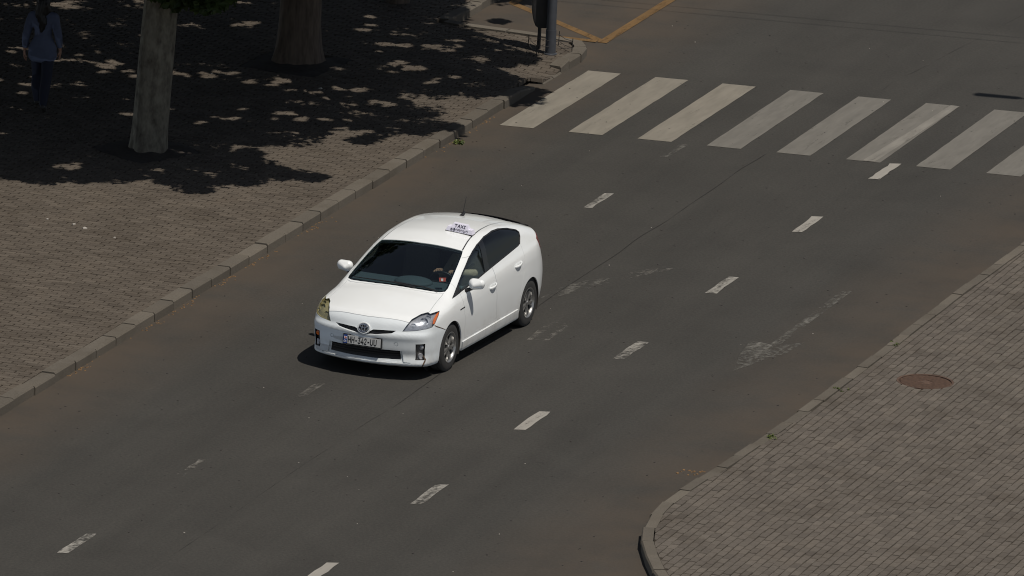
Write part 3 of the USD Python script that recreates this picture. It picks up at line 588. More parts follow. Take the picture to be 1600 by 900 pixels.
# panes
frit = WS; clear = off(WS, -.026)
wsm = put('windshield', ws_p ^ (B(.004) - B(.008)), 'windscreen_glass')
edge = (ws_p - prism(clear, 'z', .85, 1.7)) ^ (B(.0095) - B(.014))
put('window_edge', edge, 'black_gloss', wsm)
X_TRI = [(1.3, .8), (1.3, 1.2), (.90, 1.2), (.965, .90)]
X_PIL = [(.135, .95), (.005, .95 + .46), (-.06, 1.5), (-.235, 1.5), (-.13, 1.38), (.00, .95)]
def sided(s, p): return p if s > 0 else mirror(p)
for s in (1, -1):
    tri = sided(s, prism(X_TRI, 'y', .4, 1.1)); pil = sided(s, prism(X_PIL, 'y', .4, 1.1)); dl = sided(s, dlo_p)
    fr = sided(s, prism([(2, .8), (2, 1.6), (-.15, 1.6), (.06, .8)], 'y', .4, 1.1))
    put('mirror_sail', (dl ^ tri) ^ (B(.002) - B(.02)), 'black_plastic')
    put('door_pillar', (dl ^ pil) ^ (B(.005) - B(.02)), 'black_gloss')
    rest = dl - tri - pil
    put('front_window', (rest ^ fr) ^ (B(.010) - B(.014)), 'windscreen_glass')
    put('rear_window', (rest - fr) ^ (B(.010) - B(.014)), 'tinted_glass')
    put('window_trim', (dl - sided(s, prism(off(DLO, -.014), 'y', .4, 1.1))) ^ (B(.004) - B(.03)), 'black_plastic')
    put('roof_ditch_strip', ditch[0 if s > 0 else 1] ^ (B(.007) - B(.016)), 'black_plastic')
    put('tail_lamp', tail_p[0 if s > 0 else 1] ^ (B(-.004) - B(.03)), 'lamp_red')
    # lamps
    L = lampL if s > 0 else lampR; name = 'headlight'
    hl = put(name, L ^ (B(.040) - B(.055)), 'reflector_grey' if s > 0 else 'reflector_yellowed', label=None if s > 0 else 'yellowed headlight')
    put('lens', L ^ (B(.001) - B(.005)), 'lamp_glass' if s > 0 else 'lamp_glass_yellow', hl)
    put('rim', (slant(LAMP, 0, side=s) - slant(LAMP, -.005, side=s)) ^ (B(.006) - B(.035)), 'black_plastic' if s > 0 else 'amber_dull', hl)
    put('indicator', slant(AMBER, -.002, side=s) ^ (B(.010) - B(.055)), 'amber' if s > 0 else 'amber_dull', hl)
    for (px, py, pz, r) in ((1.955, .715, .775, .052), (2.06, .615, .72, .040), (1.86, .735, .815, .036)):
        c = np.array([px, py, pz]) - SIGHT * .012; c[1] *= s; ax = SIGHT * np.array([1, s, 1])
        bowl = m3.Manifold.sphere(r, 32).translate(list(c + ax * .012)); ball = m3.Manifold.sphere(r * .55, 24).translate(list(c))
        put('bowl', (m3.Manifold.sphere(r, 32).translate(list(c)) - bowl) ^ L ^ B(.008), 'chrome' if s > 0 else 'reflector_yellowed', hl)
        put('bulb', ball ^ B(.008), 'lamp_glass', hl)
    F = fog_p[0 if s > 0 else 1]
    fg = put('fog_lamp', F ^ (B(.035) - B(.055)), 'lamp_grey' if s > 0 else 'black_plastic')
    put('fog_rim', (F - prism([(s * y, z) for y, z in off(FOG, -.006)], 'x', 1.8, 2.4)) ^ (B(.004) - B(.05)), 'dark_metal', fg)
    for k, (zz, r, m_) in enumerate(((.452, .034, 'amber' if s < 0 else 'reflector_grey'), (.335, .042, 'reflector_grey'))):
        x = 2.055 - (.006 if k == 0 else .0); cx = Point(0, 0)
        put('fog_bulb', m3.Manifold.sphere(r, 32).scale([.45, 1, 1]).translate([x - .022, s * .72, zz]) ^ B(.012), m_, fg)
put('rear_screen', rg_p ^ (B(.004) - B(.012)), 'black_gloss')
put('spoiler', prism(sym([(-1.70, 0), (-1.71, .45), (-1.75, .585), (-1.85, .60), (-1.93, .57), (-1.975, .40), (-1.99, 0)]), 'z', 1.0, 1.7) ^ (B(-.018) - B(.004)), 'black_gloss')
put('high_brake_lamp', bx(-1.72, -1.66, -.05, .07, 1.28, 1.36) ^ (B(-.03) - B(.0)), 'black_gloss')
# side skirts, wheel well liners, cabin lining
for s in (1, -1):
    sk = prism([(.93, .175), (.955, .305), (-.93, .325), (-.985, .19), (-.93, .175)], 'y', .5, 1.1)
    put('side_skirt', sided(s, sk) ^ (B(-.014) - B(.02)), 'paint_white')
for (x, y) in ((1.35, .60), (-1.35, .60), (1.35, -1.0), (-1.35, -1.0)):
    liner = (cylinder_y(.352, y, y + .4, x, .317) - cylinder_y(.340, y - .1, y + .5, x, .317)) ^ bx(x - .4, x + .4, -.845, .845, .16, .8)
    inner = cylinder_y(.350, y - .01 if y > 0 else y + .40, y + .01 if y > 0 else y + .42, x, .317)
    put('wheel_well', liner + inner, 'mud_dark')
lining = ((cabin - B(.055)) ^ prism([(-1.84, .36), (.72, .36), (1.20, .9), (1.30, 1.1), (1.0, 1.65), (-1.84, 1.65)], 'y', -1, 1)) - ws_p - dlo_p - mirror(dlo_p)
put('cabin_lining', lining + bx(-1.84, .70, -.8, .8, .352, .37), 'cabin_dark')
dash_ = (B(.045) ^ prism([(.62, .78), (.60, .93), (.72, .985), (.95, .975), (1.24, .955), (1.27, .905), (.98, .805), (.72, .6)], 'y', -.79, .79))
db = put('dashboard', dash_, 'dash_grey')
put('binnacle', (m3.Manifold.sphere(.2, 32).scale([1.0, 1.3, .33]).translate([.86, .10, .985])) ^ B(.045), 'dash_grey', db)
sw = trimesh.creation.torus(.185, .016, 36, 12); sw.apply_transform(trimesh.transformations.rotation_matrix(math.radians(-62), [0, 1, 0])); sw.apply_translation([.50, .38, .93])
swp = obj('steering_wheel', sw, 'black_plastic', taxi, smooth=True)
obj('wheel_boss', cat(rod([.50, .38, .93], [.62, .38, .88], .055), rod([.50, .20, .93], [.50, .56, .93], .016)), 'black_plastic', swp)
def seat(x, y, w, back, top):
    s_ = thing('seat', parent=taxi)
    def cushion(a, b, t, ww):
        a, b = np.array(a), np.array(b); pts = []
        for e in (a, b):
            for q in (-ww / 2 + t, ww / 2 - t): pts.append(trimesh.creation.icosphere(2, t).vertices + [e[0], y + q, e[1]])
        return tm(m3.Manifold.hull_points(np.vstack(pts)))
    obj('cushion', cushion((x, .58), (x + .42, .62), .075, w), 'seat_cloth', s_, smooth=True)
    obj('backrest', cushion((x - .06, .62), (x - .06 - back, top), .062, w), 'seat_cloth', s_, smooth=True)
    for q in ([0] if w < 1 else [-.4, .4]):
        h_ = cushion((x - .09 - back, top + .13), (x - .08 - back, top + .22), .045, .26); h_.apply_translation([0, q, 0]); obj('headrest', h_, 'seat_cloth', s_, smooth=True)
seat(-.42, .38, .50, .16, 1.08); seat(-.42, -.38, .50, .16, 1.08); seat(-1.22, 0, 1.28, .16, 1.06)
# stickers on the inside of the windscreen
def on_glass(pts, d0, d1): return slant(pts) ^ (B(d0) - B(d1))
st = put('sticker', on_glass([(1.0, .508, 1.126), (.972, .598, 1.131), (1.030, .618, 1.096), (1.062, .538, 1.092)], .009, .0105), 'sticker_red', wsm)
put('sticker_panel', on_glass([(1.008, .540, 1.121), (.998, .568, 1.122), (1.038, .585, 1.098), (1.046, .560, 1.098)], .0078, .0088), 'plate_white', st)
# wipers on the black cowl
cowl = prism(sym([(1.345, 0), (1.338, .25), (1.308, .49), (1.282, .62), (1.25, .672), (1.19, .66), (1.20, .60), (1.225, .48), (1.252, .25), (1.258, 0)]), 'z', .8, 1.3)
put('cowl', cowl ^ (B(.0085) - B(.03)), 'black_plastic')
for (a, b, c) in (((1.285, .30), (1.262, -.02), (1.205, -.60)), ((1.25, .60), (1.245, .40), (1.25, -.02))):
    P_ = []
    for x, y in (a, b, c): P_.append([x, y, float(top_line(x) - crown(x) * y * y) + .016])
    w_ = obj('wiper', cat(rod(P_[0], P_[1], .011, .009, 8), rod(P_[1], P_[2], .009, .006, 8)), 'black_plastic', taxi)
# mirrors
for s in (1, -1):
    mc = np.array([.775, .945, 1.045])
    sph = m3.Manifold.batch_boolean([m3.Manifold.hull_points(np.vstack([trimesh.creation.icosphere(3, r_).vertices * [1, 1, 1] + np.array(q) for q, r_ in (((.77, .905, 1.055), .066), ((.765, 1.0, 1.06), .060), ((.77, .90, 1.015), .050), ((.765, 1.005, 1.035), .048), ((.82, .93, 1.04), .04))]))], m3.OpType.Add)
    sph = sph - bx(.4, .728, .7, 1.3, .8, 1.3)
    hull = sph ^ bx(.5, 1.1, .835, 1.3, .8, 1.3)
    inw = [0, 0 if s > 0 else .035, 0]; sided = (lambda q: lambda s_, p: (p if s_ > 0 else mirror(p)).translate(q))(inw)
    mr = put('mirror', sided(s, hull), 'paint_white')
    put('mirror_glass', sided(s, m3.Manifold.sphere(.1, 32).scale([.04, .92, .52]).translate([.728, .945, 1.045])), 'chrome', mr)
    arm = m3.Manifold.hull_points(np.vstack([trimesh.creation.icosphere(2, .03).vertices * [1.1, 1, .8] + [.80, .80, .945], trimesh.creation.icosphere(2, .032).vertices * [1, 1, .7] + [.78, .885, .985]]))
    put('mirror_arm', sided(s, arm), 'black_plastic', mr)
    sided = lambda s_, p: p if s_ > 0 else mirror(p)
    for (x, z, x2, z2, dn) in ((.085, .828, -.115, .852, 'front'), (-.80, .925, -1.0, .952, 'rear')):
        P_ = []
        for k, t_ in enumerate(np.linspace(0, 1, 7)):
            xx, zz = x + (x2 - x) * t_, z + (z2 - z) * t_; yy = float(width_line(xx) + side_line(.6 + (zz - .6) - float(belt_shift(xx)) * min(1, max(0, (zz - .6) / .3))))
            P_.append([xx, s * (yy + .006 + .030 * math.sin(math.pi * t_) ** .6), zz])
        parts = [m3.Manifold.hull_points(np.vstack([trimesh.creation.icosphere(1, .0145).vertices * [1, .7, 1.25] + np.array(q) for q in pr])) for pr in zip(P_, P_[1:])]
        hd = put('door_handle', m3.Manifold.batch_boolean(parts, m3.OpType.Add), 'paint_white')
        xx, zz = x + (x2 - x) * .38, z + (z2 - z) * .38
        cup = prism(list(affinity.scale(Point(xx, zz).buffer(.034), 1.35, 1).exterior.coords)[:-1], 'y', .5, 1.1)
        put('handle_cup', sided(s, cup) ^ (B(-.0012) - B(.004)), 'paint_white', hd)
# number plate
def flat_text(text, h_, depth, bold=False):
    return meshkit.text_mesh(text, h_, depth, bold)
def stand(m, o, ux, uz):
    """lay lettering from the xy plane onto a plane spanned by ux, uz at o"""
    ux, uz = np.array(ux, float), np.array(uz, float); n = np.cross(ux, uz); T = np.eye(4); T[:3, :3] = np.c_[ux, uz, n]; T[:3, 3] = o
    m.apply_transform(T); return m
PX = 2.258; tilt = math.radians(6); PZ = np.array([-math.sin(tilt), 0, math.cos(tilt)]); PN = np.array([math.cos(tilt), 0, math.sin(tilt)]); PO = np.array([PX, -.008, .487])
def plate_piece(y0, y1, z0, z1, n0, n1):
    m = box(-1, 1, -1, 1, -1, 1); v = m.vertices; q = np.zeros_like(v)
    for i, (a, b, c) in enumerate(v):
        q[i] = PO + np.array([0, 1, 0]) * (y0 if a < 0 else y1) + PZ * (z0 if b < 0 else z1) + PN * (n0 if c < 0 else n1)
    m.vertices = q; return m
npl = obj('number_plate', plate_piece(-.272, .272, -.068, .068, -.03, 0), 'black_plastic', taxi)
obj('plate_face', plate_piece(-.208, .258, -.055, .055, 0, .003), 'plate_white', npl)
obj('plate_band', plate_piece(-.262, -.212, -.055, .055, 0, .003), 'plate_blue', npl)
def letters(text, h_, y, z, n, mat, wid=None, bold=False, squeeze=1):
    m = flat_text(text, h_, .002, bold); w_ = m.bounds[1, 0] - m.bounds[0, 0]
    k = (wid / w_) if wid else 1; m.apply_transform(np.diag([k, 1, 1, 1])); m.apply_translation([-m.bounds[0, 0], 0, 0])
    stand(m, PO + np.array([0, y, 0]) + PZ * z + PN * n, [0, 1, 0], PZ); return obj('lettering', m, mat, npl, smooth=False)
letters('HH-342-UU', .078, -.198, -.040, .0035, 'ink_black', .40, True)
letters('GE', .026, -.257, -.042, .0035, 'ink_white', .038)
obj('flag', cat(plate_piece(-.256, -.218, .004, .034, .003, .0045)), 'ink_white', npl)
obj('flag_cross', cat(plate_piece(-.240, -.234, .004, .034, .005, .006), plate_piece(-.256, -.218, .016, .022, .0047, .0057)), 'sticker_red', npl)
# round emblem of three ovals
EO = np.array([2.243, 0, .660]); et = math.radians(14); EZ = np.array([-math.sin(et), 0, math.cos(et)]); EN = np.array([math.cos(et), 0, math.sin(et)])
def oval(a, b, r, cy=0, cz=0, n=48):
    t = np.linspace(0, 2 * np.pi, n, endpoint=False); c = np.c_[a * np.cos(t) + cy, b * np.sin(t) + cz]
    ms = [rod(EO + np.array([0, 1, 0]) * p[0] + EZ * p[1] + EN * .012, EO + np.array([0, 1, 0]) * q[0] + EZ * q[1] + EN * .012, r, n=8) for p, q in zip(c, np.roll(c, -1, 0))]
    return cat(*ms)
disc = lathe([(0, -.02), (0, .008), (.074, .004), (.08, -.02)], 48); disc.apply_transform(np.array([[0, 0, 1, 0], [1, 0, 0, 0], [0, .80, 0, 0], [0, 0, 0, 1.]]))
disc.apply_transform(trimesh.transformations.rotation_matrix(-et, [0, 1, 0])); disc.apply_translation(EO)
em = obj('emblem', disc, 'dark_metal', taxi)
ring = cat(*[rod(EO + np.array([0, 1, 0]) * p[0] + EZ * p[1], EO + np.array([0, 1, 0]) * q[0] + EZ * q[1], .011, n=8) for t0 in [np.linspace(0, 2 * np.pi, 48, endpoint=False)] for c in [np.c_[.083 * np.cos(t0), .068 * np.sin(t0)]] for p, q in zip(c, np.roll(c, -1, 0))])
obj('emblem_surround', ring, 'paint_white', em)
obj('emblem_oval', oval(.066, .048, .0065), 'chrome', em); obj('emblem_oval', oval(.021, .046, .005), 'chrome', em); obj('emblem_oval', oval(.050, .018, .005, 0, .022), 'chrome', em)
# aerial
obj('aerial', cat(rod([-.95, -.005, 1.46], [-1.06, -.005, 1.50], .03, .018), rod([-1.01, -.005, 1.50], [-1.10, -.005, 1.70], .005, .003, 6)), 'black_plastic', taxi)
# wheels
def make_wheel(x, y, s):
    w_ = thing('wheel', parent=taxi, loc=(x, y, .317), rz=0)
    T = lambda m: (to_y(m), m.apply_transform(np.diag([1, s, 1, 1])) if False else None, m)[2]
    def add(nm, m, mat, sm=30):
        m = to_y(m)                                                   # axis z -> y
        if s < 0: m.apply_transform(trimesh.transformations.rotation_matrix(math.pi, [0, 0, 1]))
        return obj(nm, m, mat, w_, smooth=sm)
    R = .3165
    prof = [(.196, -.088), (.205, -.097), (.245, -.101), (.285, -.096), (.305, -.084), (R, -.066), (R, -.030), (R - .006, -.028), (R - .006, -.022), (R, -.020), (R, .020), (R - .006, .022), (R - .006, .028), (R, .030), (R, .066), (.305, .084), (.285, .096), (.245, .101), (.205, .097), (.196, .088), (.190, .0), (.196, -.088)]
    add('tyre', lathe(prof, 64), 'rubber')
    ty = f'{w_}/tyre'
    rim = lathe([(.199, .092), (.205, .099), (.197, .101), (.186, .090), (.176, .070), (.170, .02), (.170, -.085), (.196, -.09), (.199, .0), (.199, .092)], 64)
    add('rim', rim, 'alloy')
    sp = []
    for k in range(5):
        for dd in (-.17, .17):
            a = 2 * math.pi * k / 5 + .35 + dd
            pts = []
            for rr_, ww, zt, th in ((.040, .020, .080, .030), (.11, .014, .088, .024), (.183, .017, .082, .026)):
                aa = a - dd * (.75 if rr_ < .05 else (.25 if rr_ < .12 else 0)); c = np.array([math.cos(aa), math.sin(aa), 0]); t_ = np.array([-math.sin(aa), math.cos(aa), 0])
                for e in (-1, 1):
                    for zz, wk in ((zt, .7), (zt - th, 1)): pts.append(c * rr_ + t_ * e * ww * wk + np.array([0, 0, zz]))
            pts = np.array(pts)
            for i in (0, 1): sp.append(tm(m3.Manifold.hull_points(pts[i * 4:i * 4 + 8])))
    add('spokes', cat(*sp), 'alloy')
    add('hub', lathe([(0, .092), (.028, .090), (.034, .082), (.060, .076), (.062, .04), (0, .04)], 32), 'alloy')
    add('brake_disc', lathe([(0, -.01), (0, .012), (.150, .012), (.155, -.01), (0, -.01)], 40), 'mud_dark')
for (x, y) in ((1.35, .748), (-1.35, .748), (1.35, -.748), (-1.35, -.748)): make_wheel(x, y, 1 if y > 0 else -1)

# ------------------------------------------------------------------ lit roof sign: a separate thing that stands on the roof
def car_to_world(p):
    p = np.array(p, float); a = math.radians(CARZ); return np.array([p[0] * math.cos(a) - p[1] * math.sin(a), p[0] * math.sin(a) + p[1] * math.cos(a), p[2]])
sz = float(top_line(-.10) - crown(-.10) * .36 ** 2)
sg = thing('roof_sign', 'small pale stepped TAXI sign standing on the roof of the white taxi', 'taxi sign', car_to_world((-.10, .335, sz - .004)), CARZ + 4)
# own frame: x towards the front of the car, y to its left (reading direction), z up; the roof falls towards the left edge
def wedge(steps, d0):
    """a stepped sign, both faces leaning together; steps: (half width, z, half depth)"""
    ms = []
    for (w0, z0, t0), (w1, z1, t1) in zip(steps, steps[1:]):
        pts = [(sx * t, sy * w, z) for w, z, t in ((w0, z0, t0), (w1, z1, t1)) for sx in (-1, 1) for sy in (-1, 1)]
        ms.append(m3.Manifold.hull_points(np.array(pts)))
    return ms
roll = -.085
R_ = trimesh.transformations.rotation_matrix(roll, [1, 0, 0])
def sput(nm, m, mat, par=None):
    m = m if isinstance(m, trimesh.Trimesh) else tm(m); m.apply_transform(R_); return obj(nm, m, mat, par or sg, smooth=25)
lowt = wedge([(.186, .010, .062), (.166, .066, .050)], 0)[0]; upt = wedge([(.122, .060, .050), (.095, .118, .030)], 0)[0]
sput('sign_body', (lowt + upt), 'sign_white'); sput('base_plate', bx(-.064, .064, -.190, .190, .0, .0098), 'black_plastic')
def face_text(m, y0, z0, lean, x0):
    stand(m, np.array([x0, y0, z0]), [0, 1, 0], [-math.sin(lean), 0, math.cos(lean)]); return m
l1, l2 = math.atan2(.020, .058), math.atan2(.012, .056)
t1 = flat_text('TAXI', .040, .002, True); k = .150 / (t1.bounds[1, 0] - t1.bounds[0, 0]); t1.apply_transform(np.diag([k, 1, 1, 1])); t1.apply_translation([-t1.bounds[0, 0], 0, 0])
sput('lettering', face_text(t1, -.073, .0695, l1, .0475), 'ink_navy')
# second line in rounded Georgian letters, drawn as strokes in a 1 x 1 box each
def arc(cx, cy, rx, ry, a0, a1, n=14): return [(cx + rx * math.cos(math.radians(a)), cy + ry * math.sin(math.radians(a))) for a in np.linspace(a0, a1, n)]
GEO = {'th': [arc(.45, .45, .38, .42, 90, 450), arc(.45, .45, .16, .22, 270, 450) + [(.45, .86)]],
       'b': [arc(.45, .30, .36, .30, 0, 360), [(.80, .35), (.82, .62), (.62, .80), (.35, .85), (.22, 1.0), (.45, 1.08), (.75, 1.02)]],
       'i': [arc(.42, .52, .36, .40, 200, -60)],
       'l': [arc(.22, .55, .20, .36, 230, 0), arc(.62, .55, .20, .36, 180, -90)],
       's': [[(.20, 1.05), (.15, .5)] + arc(.45, .36, .32, .34, 170, 420)]}
word = ['th', 'b', 'i', 'l', 'i', 's', 'i']; strokes = []; cw_ = .245 / len(word)
for i, ch in enumerate(word):
    for st_ in GEO[ch]:
        strokes.append(LineString([(i * cw_ + x * cw_ * .95, y * .034) for x, y in st_]).buffer(.0024))
g_ = shapely.union_all(strokes); tg = cat(*[trimesh.creation.extrude_polygon(q, .002, engine='earcut') for q in getattr(g_, 'geoms', [g_])])
sput('lettering', face_text(tg, -.122, .0195, l2, .0612), 'ink_navy')

# ------------------------------------------------------------------ people
def hand(w, tip, palm_n, side, size=1.0, curl=.6):
    """palm and five fingers. w: wrist, tip: where the fingers point, palm_n: out of the palm; side +1/-1 puts the thumb"""
    w = np.array(w, float); d = np.array(tip, float) - w; d /= np.linalg.norm(d); n = np.array(palm_n, float); n -= d * (n @ d); n /= np.linalg.norm(n); t = np.cross(d, n) * side
    J = {'w': (w, .026 * size), 'p0': (w + d * .045 + t * .025, .018 * size), 'p1': (w + d * .045 - t * .025, .016 * size), 'k0': (w + d * .088 + t * .032, .0125), 'k1': (w + d * .09 + t * .011, .0125), 'k2': (w + d * .088 - t * .011, .012), 'k3': (w + d * .08 - t * .032, .0115)}
    bones = [('w', 'p0', 'p1'), ('p0', 'p1', 'k0', 'k1'), ('p0', 'p1', 'k2', 'k3'), ('p0', 'p1', 'k1', 'k2')]
    for i, L in enumerate((.072, .08, .074, .06)):
        o = (.034, .011, -.012, -.035)[i]; b = J[f'k{i}'][0]; a = b
        for s, f in enumerate((.45, .32, .23)):
            ang = curl * (.55 + s * .75); e = a + (d * math.cos(ang) + n * math.sin(ang)) * L * f + t * o * .04
            J[f'f{i}{s}'] = (e, .0092 - .0009 * s); bones.append((f'k{i}' if s == 0 else f'f{i}{s-1}', f'f{i}{s}')); a = e
    a = w + d * .028 + t * .026; J['t0'] = (a, .014)
    for s, L in enumerate((.038, .03, .024)):
        a = a + (d * (.6 + .1 * s) + t * (.75 - .3 * s) + n * (.35 + .1 * s)) / 1.05 * L; J[f't{s+1}'] = (a, .0115 - .0012 * s); bones.append((f't{s}', f't{s+1}'))
    bones.insert(3, ('w', 'p0', 't0'))
    return J, bones
def merge(*graphs):
    J, Bn = {}, []
    for k, (j, b) in enumerate(graphs):
        J.update({f'{k}{n}': v for n, v in j.items()}); Bn += [tuple(f'{k}{n}' for n in x) for x in b]
    return J, Bn
def head_mesh(c, yaw, pitch, s=1.0):
    """skull, jaw, nose, lips, brow and ears; the face looks along +x before turning"""
    J = {'sk': ((-.012, 0, .035), .082), 'fr': ((.030, 0, .050), .066), 'ck': ((.048, 0, -.018), .052), 'jw': ((.052, 0, -.062), .034), 'ch': ((.068, 0, -.078), .022), 'jl': ((0, .045, -.04), .03), 'jr': ((0, -.045, -.04), .03),
         'nb': ((.090, 0, .022), .011), 'nt': ((.112, 0, -.014), .0125), 'nl': ((.098, .013, -.018), .0095), 'nr': ((.098, -.013, -.018), .0095), 'bl': ((.080, .03, .030), .014), 'br': ((.080, -.03, .030), .014), 'cl': ((.066, .042, -.008), .018), 'cr': ((.066, -.042, -.008), .018),
         'll': ((.088, .016, -.048), .0085), 'lm': ((.095, 0, -.045), .0090), 'lr': ((.088, -.016, -.048), .0085), 'el': ((-.005, .083, .005), .016), 'el2': ((-.012, .088, .028), .012), 'er': ((-.005, -.083, .005), .016), 'er2': ((-.012, -.088, .028), .012), 'nk': ((-.028, 0, -.07), .055)}
    bones = [('sk', 'fr', 'ck'), ('ck', 'jw', 'jl', 'jr', 'sk'), ('jw', 'ch'), ('nb', 'nt'), ('nt', 'nl', 'nr'), ('nb', 'bl', 'fr'), ('nb', 'br', 'fr'), ('cl', 'ck', 'fr'), ('cr', 'ck', 'fr'), ('ll', 'lm', 'ck'), ('lr', 'lm', 'ck'), ('el', 'el2'), ('er', 'er2'), ('sk', 'nk', 'jw')]
    t = grow(J, bones, .012, 8)
    R = trimesh.transformations.euler_matrix(0, pitch, yaw, 'sxyz'); T = np.eye(4); T[:3, 3] = c
    t.apply_scale(s); t.apply_transform(R); t.apply_transform(T); return t, R, T
def eyes(parent, R, T, s=1.0):
    for sy in (1, -1):
        e = trimesh.creation.icosphere(2, .0125); e.apply_translation([.078, sy * .031, .010]); e.apply_scale(s); e.apply_transform(R); e.apply_transform(T); obj('eye', e, 'plate_white', parent, smooth=True)
        p = trimesh.creation.icosphere(2, .0062); p.apply_translation([.0865, sy * .031, .010]); p.apply_scale(s); p.apply_transform(R); p.apply_transform(T); obj('pupil', p, 'ink_black', parent, smooth=True)

# driver, in the taxi's frame: seated on the left, both hands at the top of the wheel
dr = thing('person', 'driver in a beige shirt seated behind the windscreen with both hands on the steering wheel', 'person', (0, 0, 0), CARZ)
H = np.array([-.24, .38, 1.235])
BJ = {'hip': ((-.28, .38, .70), .14), 'hl': ((-.24, .47, .68), .10), 'hr': ((-.24, .29, .68), .10), 'waist': ((-.33, .38, .84), .135), 'chest': ((-.33, .38, 1.0), .14), 'sl': ((-.30, .565, 1.095), .070), 'sr': ((-.32, .21, 1.06), .068), 'nk': ((-.30, .38, 1.12), .055), 'hd': ((-.26, .38, 1.19), .055),
      'el': ((-.10, .655, .955), .048), 'er': ((-.06, .15, .88), .046), 'wl': ((.36, .50, 1.055), .030), 'wr': ((.36, .26, 1.055), .030), 'kl': ((.18, .50, .70), .075), 'kr': ((.18, .27, .70), .075), 'al': ((.50, .50, .42), .05), 'ar': ((.50, .27, .42), .05)}
BB = [('hip', 'hl', 'hr', 'waist'), ('waist', 'chest'), ('chest', 'sl', 'sr'), ('chest', 'nk', 'sl'), ('chest', 'nk', 'sr'), ('nk', 'hd'), ('sl', 'el'), ('el', 'wl'), ('sr', 'er'), ('er', 'wr'), ('hl', 'kl'), ('hr', 'kr'), ('kl', 'al'), ('kr', 'ar')]
hl_ = hand((.36, .50, 1.055), (.50, .46, 1.115), (.35, -.1, -1), 1, curl=.55); hr_ = hand((.36, .26, 1.055), (.50, .30, 1.115), (.35, .1, -1), -1, curl=.55)
J, Bn = merge((BJ, BB), hl_, hr_); Bn += [('0wl', '1w'), ('0wr', '2w')]
person = grow(J, Bn, .014, 6)
obj('body', person, 'skin', dr, smooth=True)
hm, R, T = head_mesh(H, math.radians(-6), math.radians(4)); hp = obj('head', hm, 'skin', dr, smooth=True); eyes(hp, R, T)
hair = trimesh.creation.icosphere(4, .098); v = hair.vertices; keep = ~((v[:, 0] > .02) & (v[:, 2] < .030)) & (v[:, 2] > -.055); hair.update_faces(keep[hair.faces].all(1)); hair.remove_unreferenced_vertices()
hair.vertices *= [1.02, .97, 1.0]; hair.vertices += (meshkit.noise(hair.vertices * 90) - .5)[:, None] * .010; hair.apply_translation([-.010, 0, .035]); hair.apply_transform(R); hair.apply_transform(T); obj('hair', hair, 'hair_dark', hp, smooth=True)
SJ = {k: (c, r + .014) for k, (c, r) in BJ.items()}; mid = lambda a, b, t: tuple(np.array(BJ[a][0]) * (1 - t) + np.array(BJ[b][0]) * t)
SJ['cl'] = (mid('el', 'wl', .80), .047); SJ['cr'] = (mid('er', 'wr', .80), .047)
SJ['el'] = (BJ['el'][0], .058); SJ['er'] = (BJ['er'][0], .058); SJ['nk2'] = ((-.31, .38, 1.095), .075)
shirt = grow(SJ, [('hip', 'hl', 'hr', 'waist'), ('waist', 'chest'), ('chest', 'sl', 'sr'), ('chest', 'nk2', 'sl'), ('chest', 'nk2', 'sr'), ('sl', 'el'), ('el', 'cl'), ('sr', 'er'), ('er', 'cr')], .025, 6)
shirt.vertices += (meshkit.fbm(shirt.vertices * 9, 3)[:, None] - .5) * .022
obj('shirt', shirt, 'shirt_beige', dr, smooth=True)
obj('trousers', grow(SJ, [('hip', 'hl', 'hr'), ('hl', 'kl'), ('hr', 'kr'), ('kl', 'al'), ('kr', 'ar')], .03, 5), 'trousers_dark', dr, smooth=True)
bl = [(-.30, .57, 1.135), (-.21, .51, 1.06), (-.17, .42, .96), (-.17, .33, .83), (-.20, .25, .72)]
obj('seat_belt', cat(*[tm(m3.Manifold.hull_points(np.vstack([trimesh.creation.icosphere(1, .02).vertices * [.35, 1, 1] + np.array(q) for q in pr]))) for pr in zip(bl, bl[1:])]), 'black_plastic', dr)

# woman walking away under the trees, seen from behind; own frame: x = the way she walks
pw = thing('person', 'woman with long dark hair in a blue shirt walking away under the trees', 'person', (-9.27, 9.30, .122), 101)
WJ = {'hip': ((0, 0, .93), .105), 'hl': ((.0, .085, .88), .092), 'hr': ((0, -.085, .88), .092), 'waist': ((.005, 0, 1.07), .098), 'chest': ((.0, 0, 1.22), .112), 'sl': ((-.01, .165, 1.355), .050), 'sr': ((-.01, -.165, 1.355), .050), 'nk': ((.0, 0, 1.40), .046), 'hd': ((.015, 0, 1.47), .045),
      'el': ((-.035, .235, 1.09), .039), 'er': ((.0, -.225, 1.08), .039), 'wl': ((-.01, .255, .86), .026), 'wr': ((.11, -.235, .87), .026), 'kl': ((.11, .085, .49), .060), 'kr': ((-.08, -.09, .50), .060), 'al': ((.16, .08, .085), .036), 'ar': ((-.30, -.09, .13), .036), 'tl': ((.30, .085, .035), .030), 'tr': ((-.20, -.09, .035), .028), 'cl': ((.08, .09, .30), .056), 'cr': ((-.22, -.09, .32), .056)}
WB = [('hip', 'hl', 'hr', 'waist'), ('waist', 'chest'), ('chest', 'sl', 'sr'), ('chest', 'nk', 'sl'), ('chest', 'nk', 'sr'), ('nk', 'hd'), ('sl', 'el'), ('el', 'wl'), ('sr', 'er'), ('er', 'wr'), ('hl', 'kl'), ('hr', 'kr'), ('kl', 'cl'), ('cl', 'al'), ('kr', 'cr'), ('cr', 'ar'), ('al', 'tl'), ('ar', 'tr')]
J, Bn = merge((WJ, WB), hand((-.01, .255, .86), (.02, .262, .70), (0, -1, 0), 1, .92, .35), hand((.11, -.235, .87), (.17, -.24, .71), (0, 1, 0), -1, .92, .35)); Bn += [('0wl', '1w'), ('0wr', '2w')]
obj('body', grow(J, Bn, .014, 6), 'skin', pw, smooth=True)
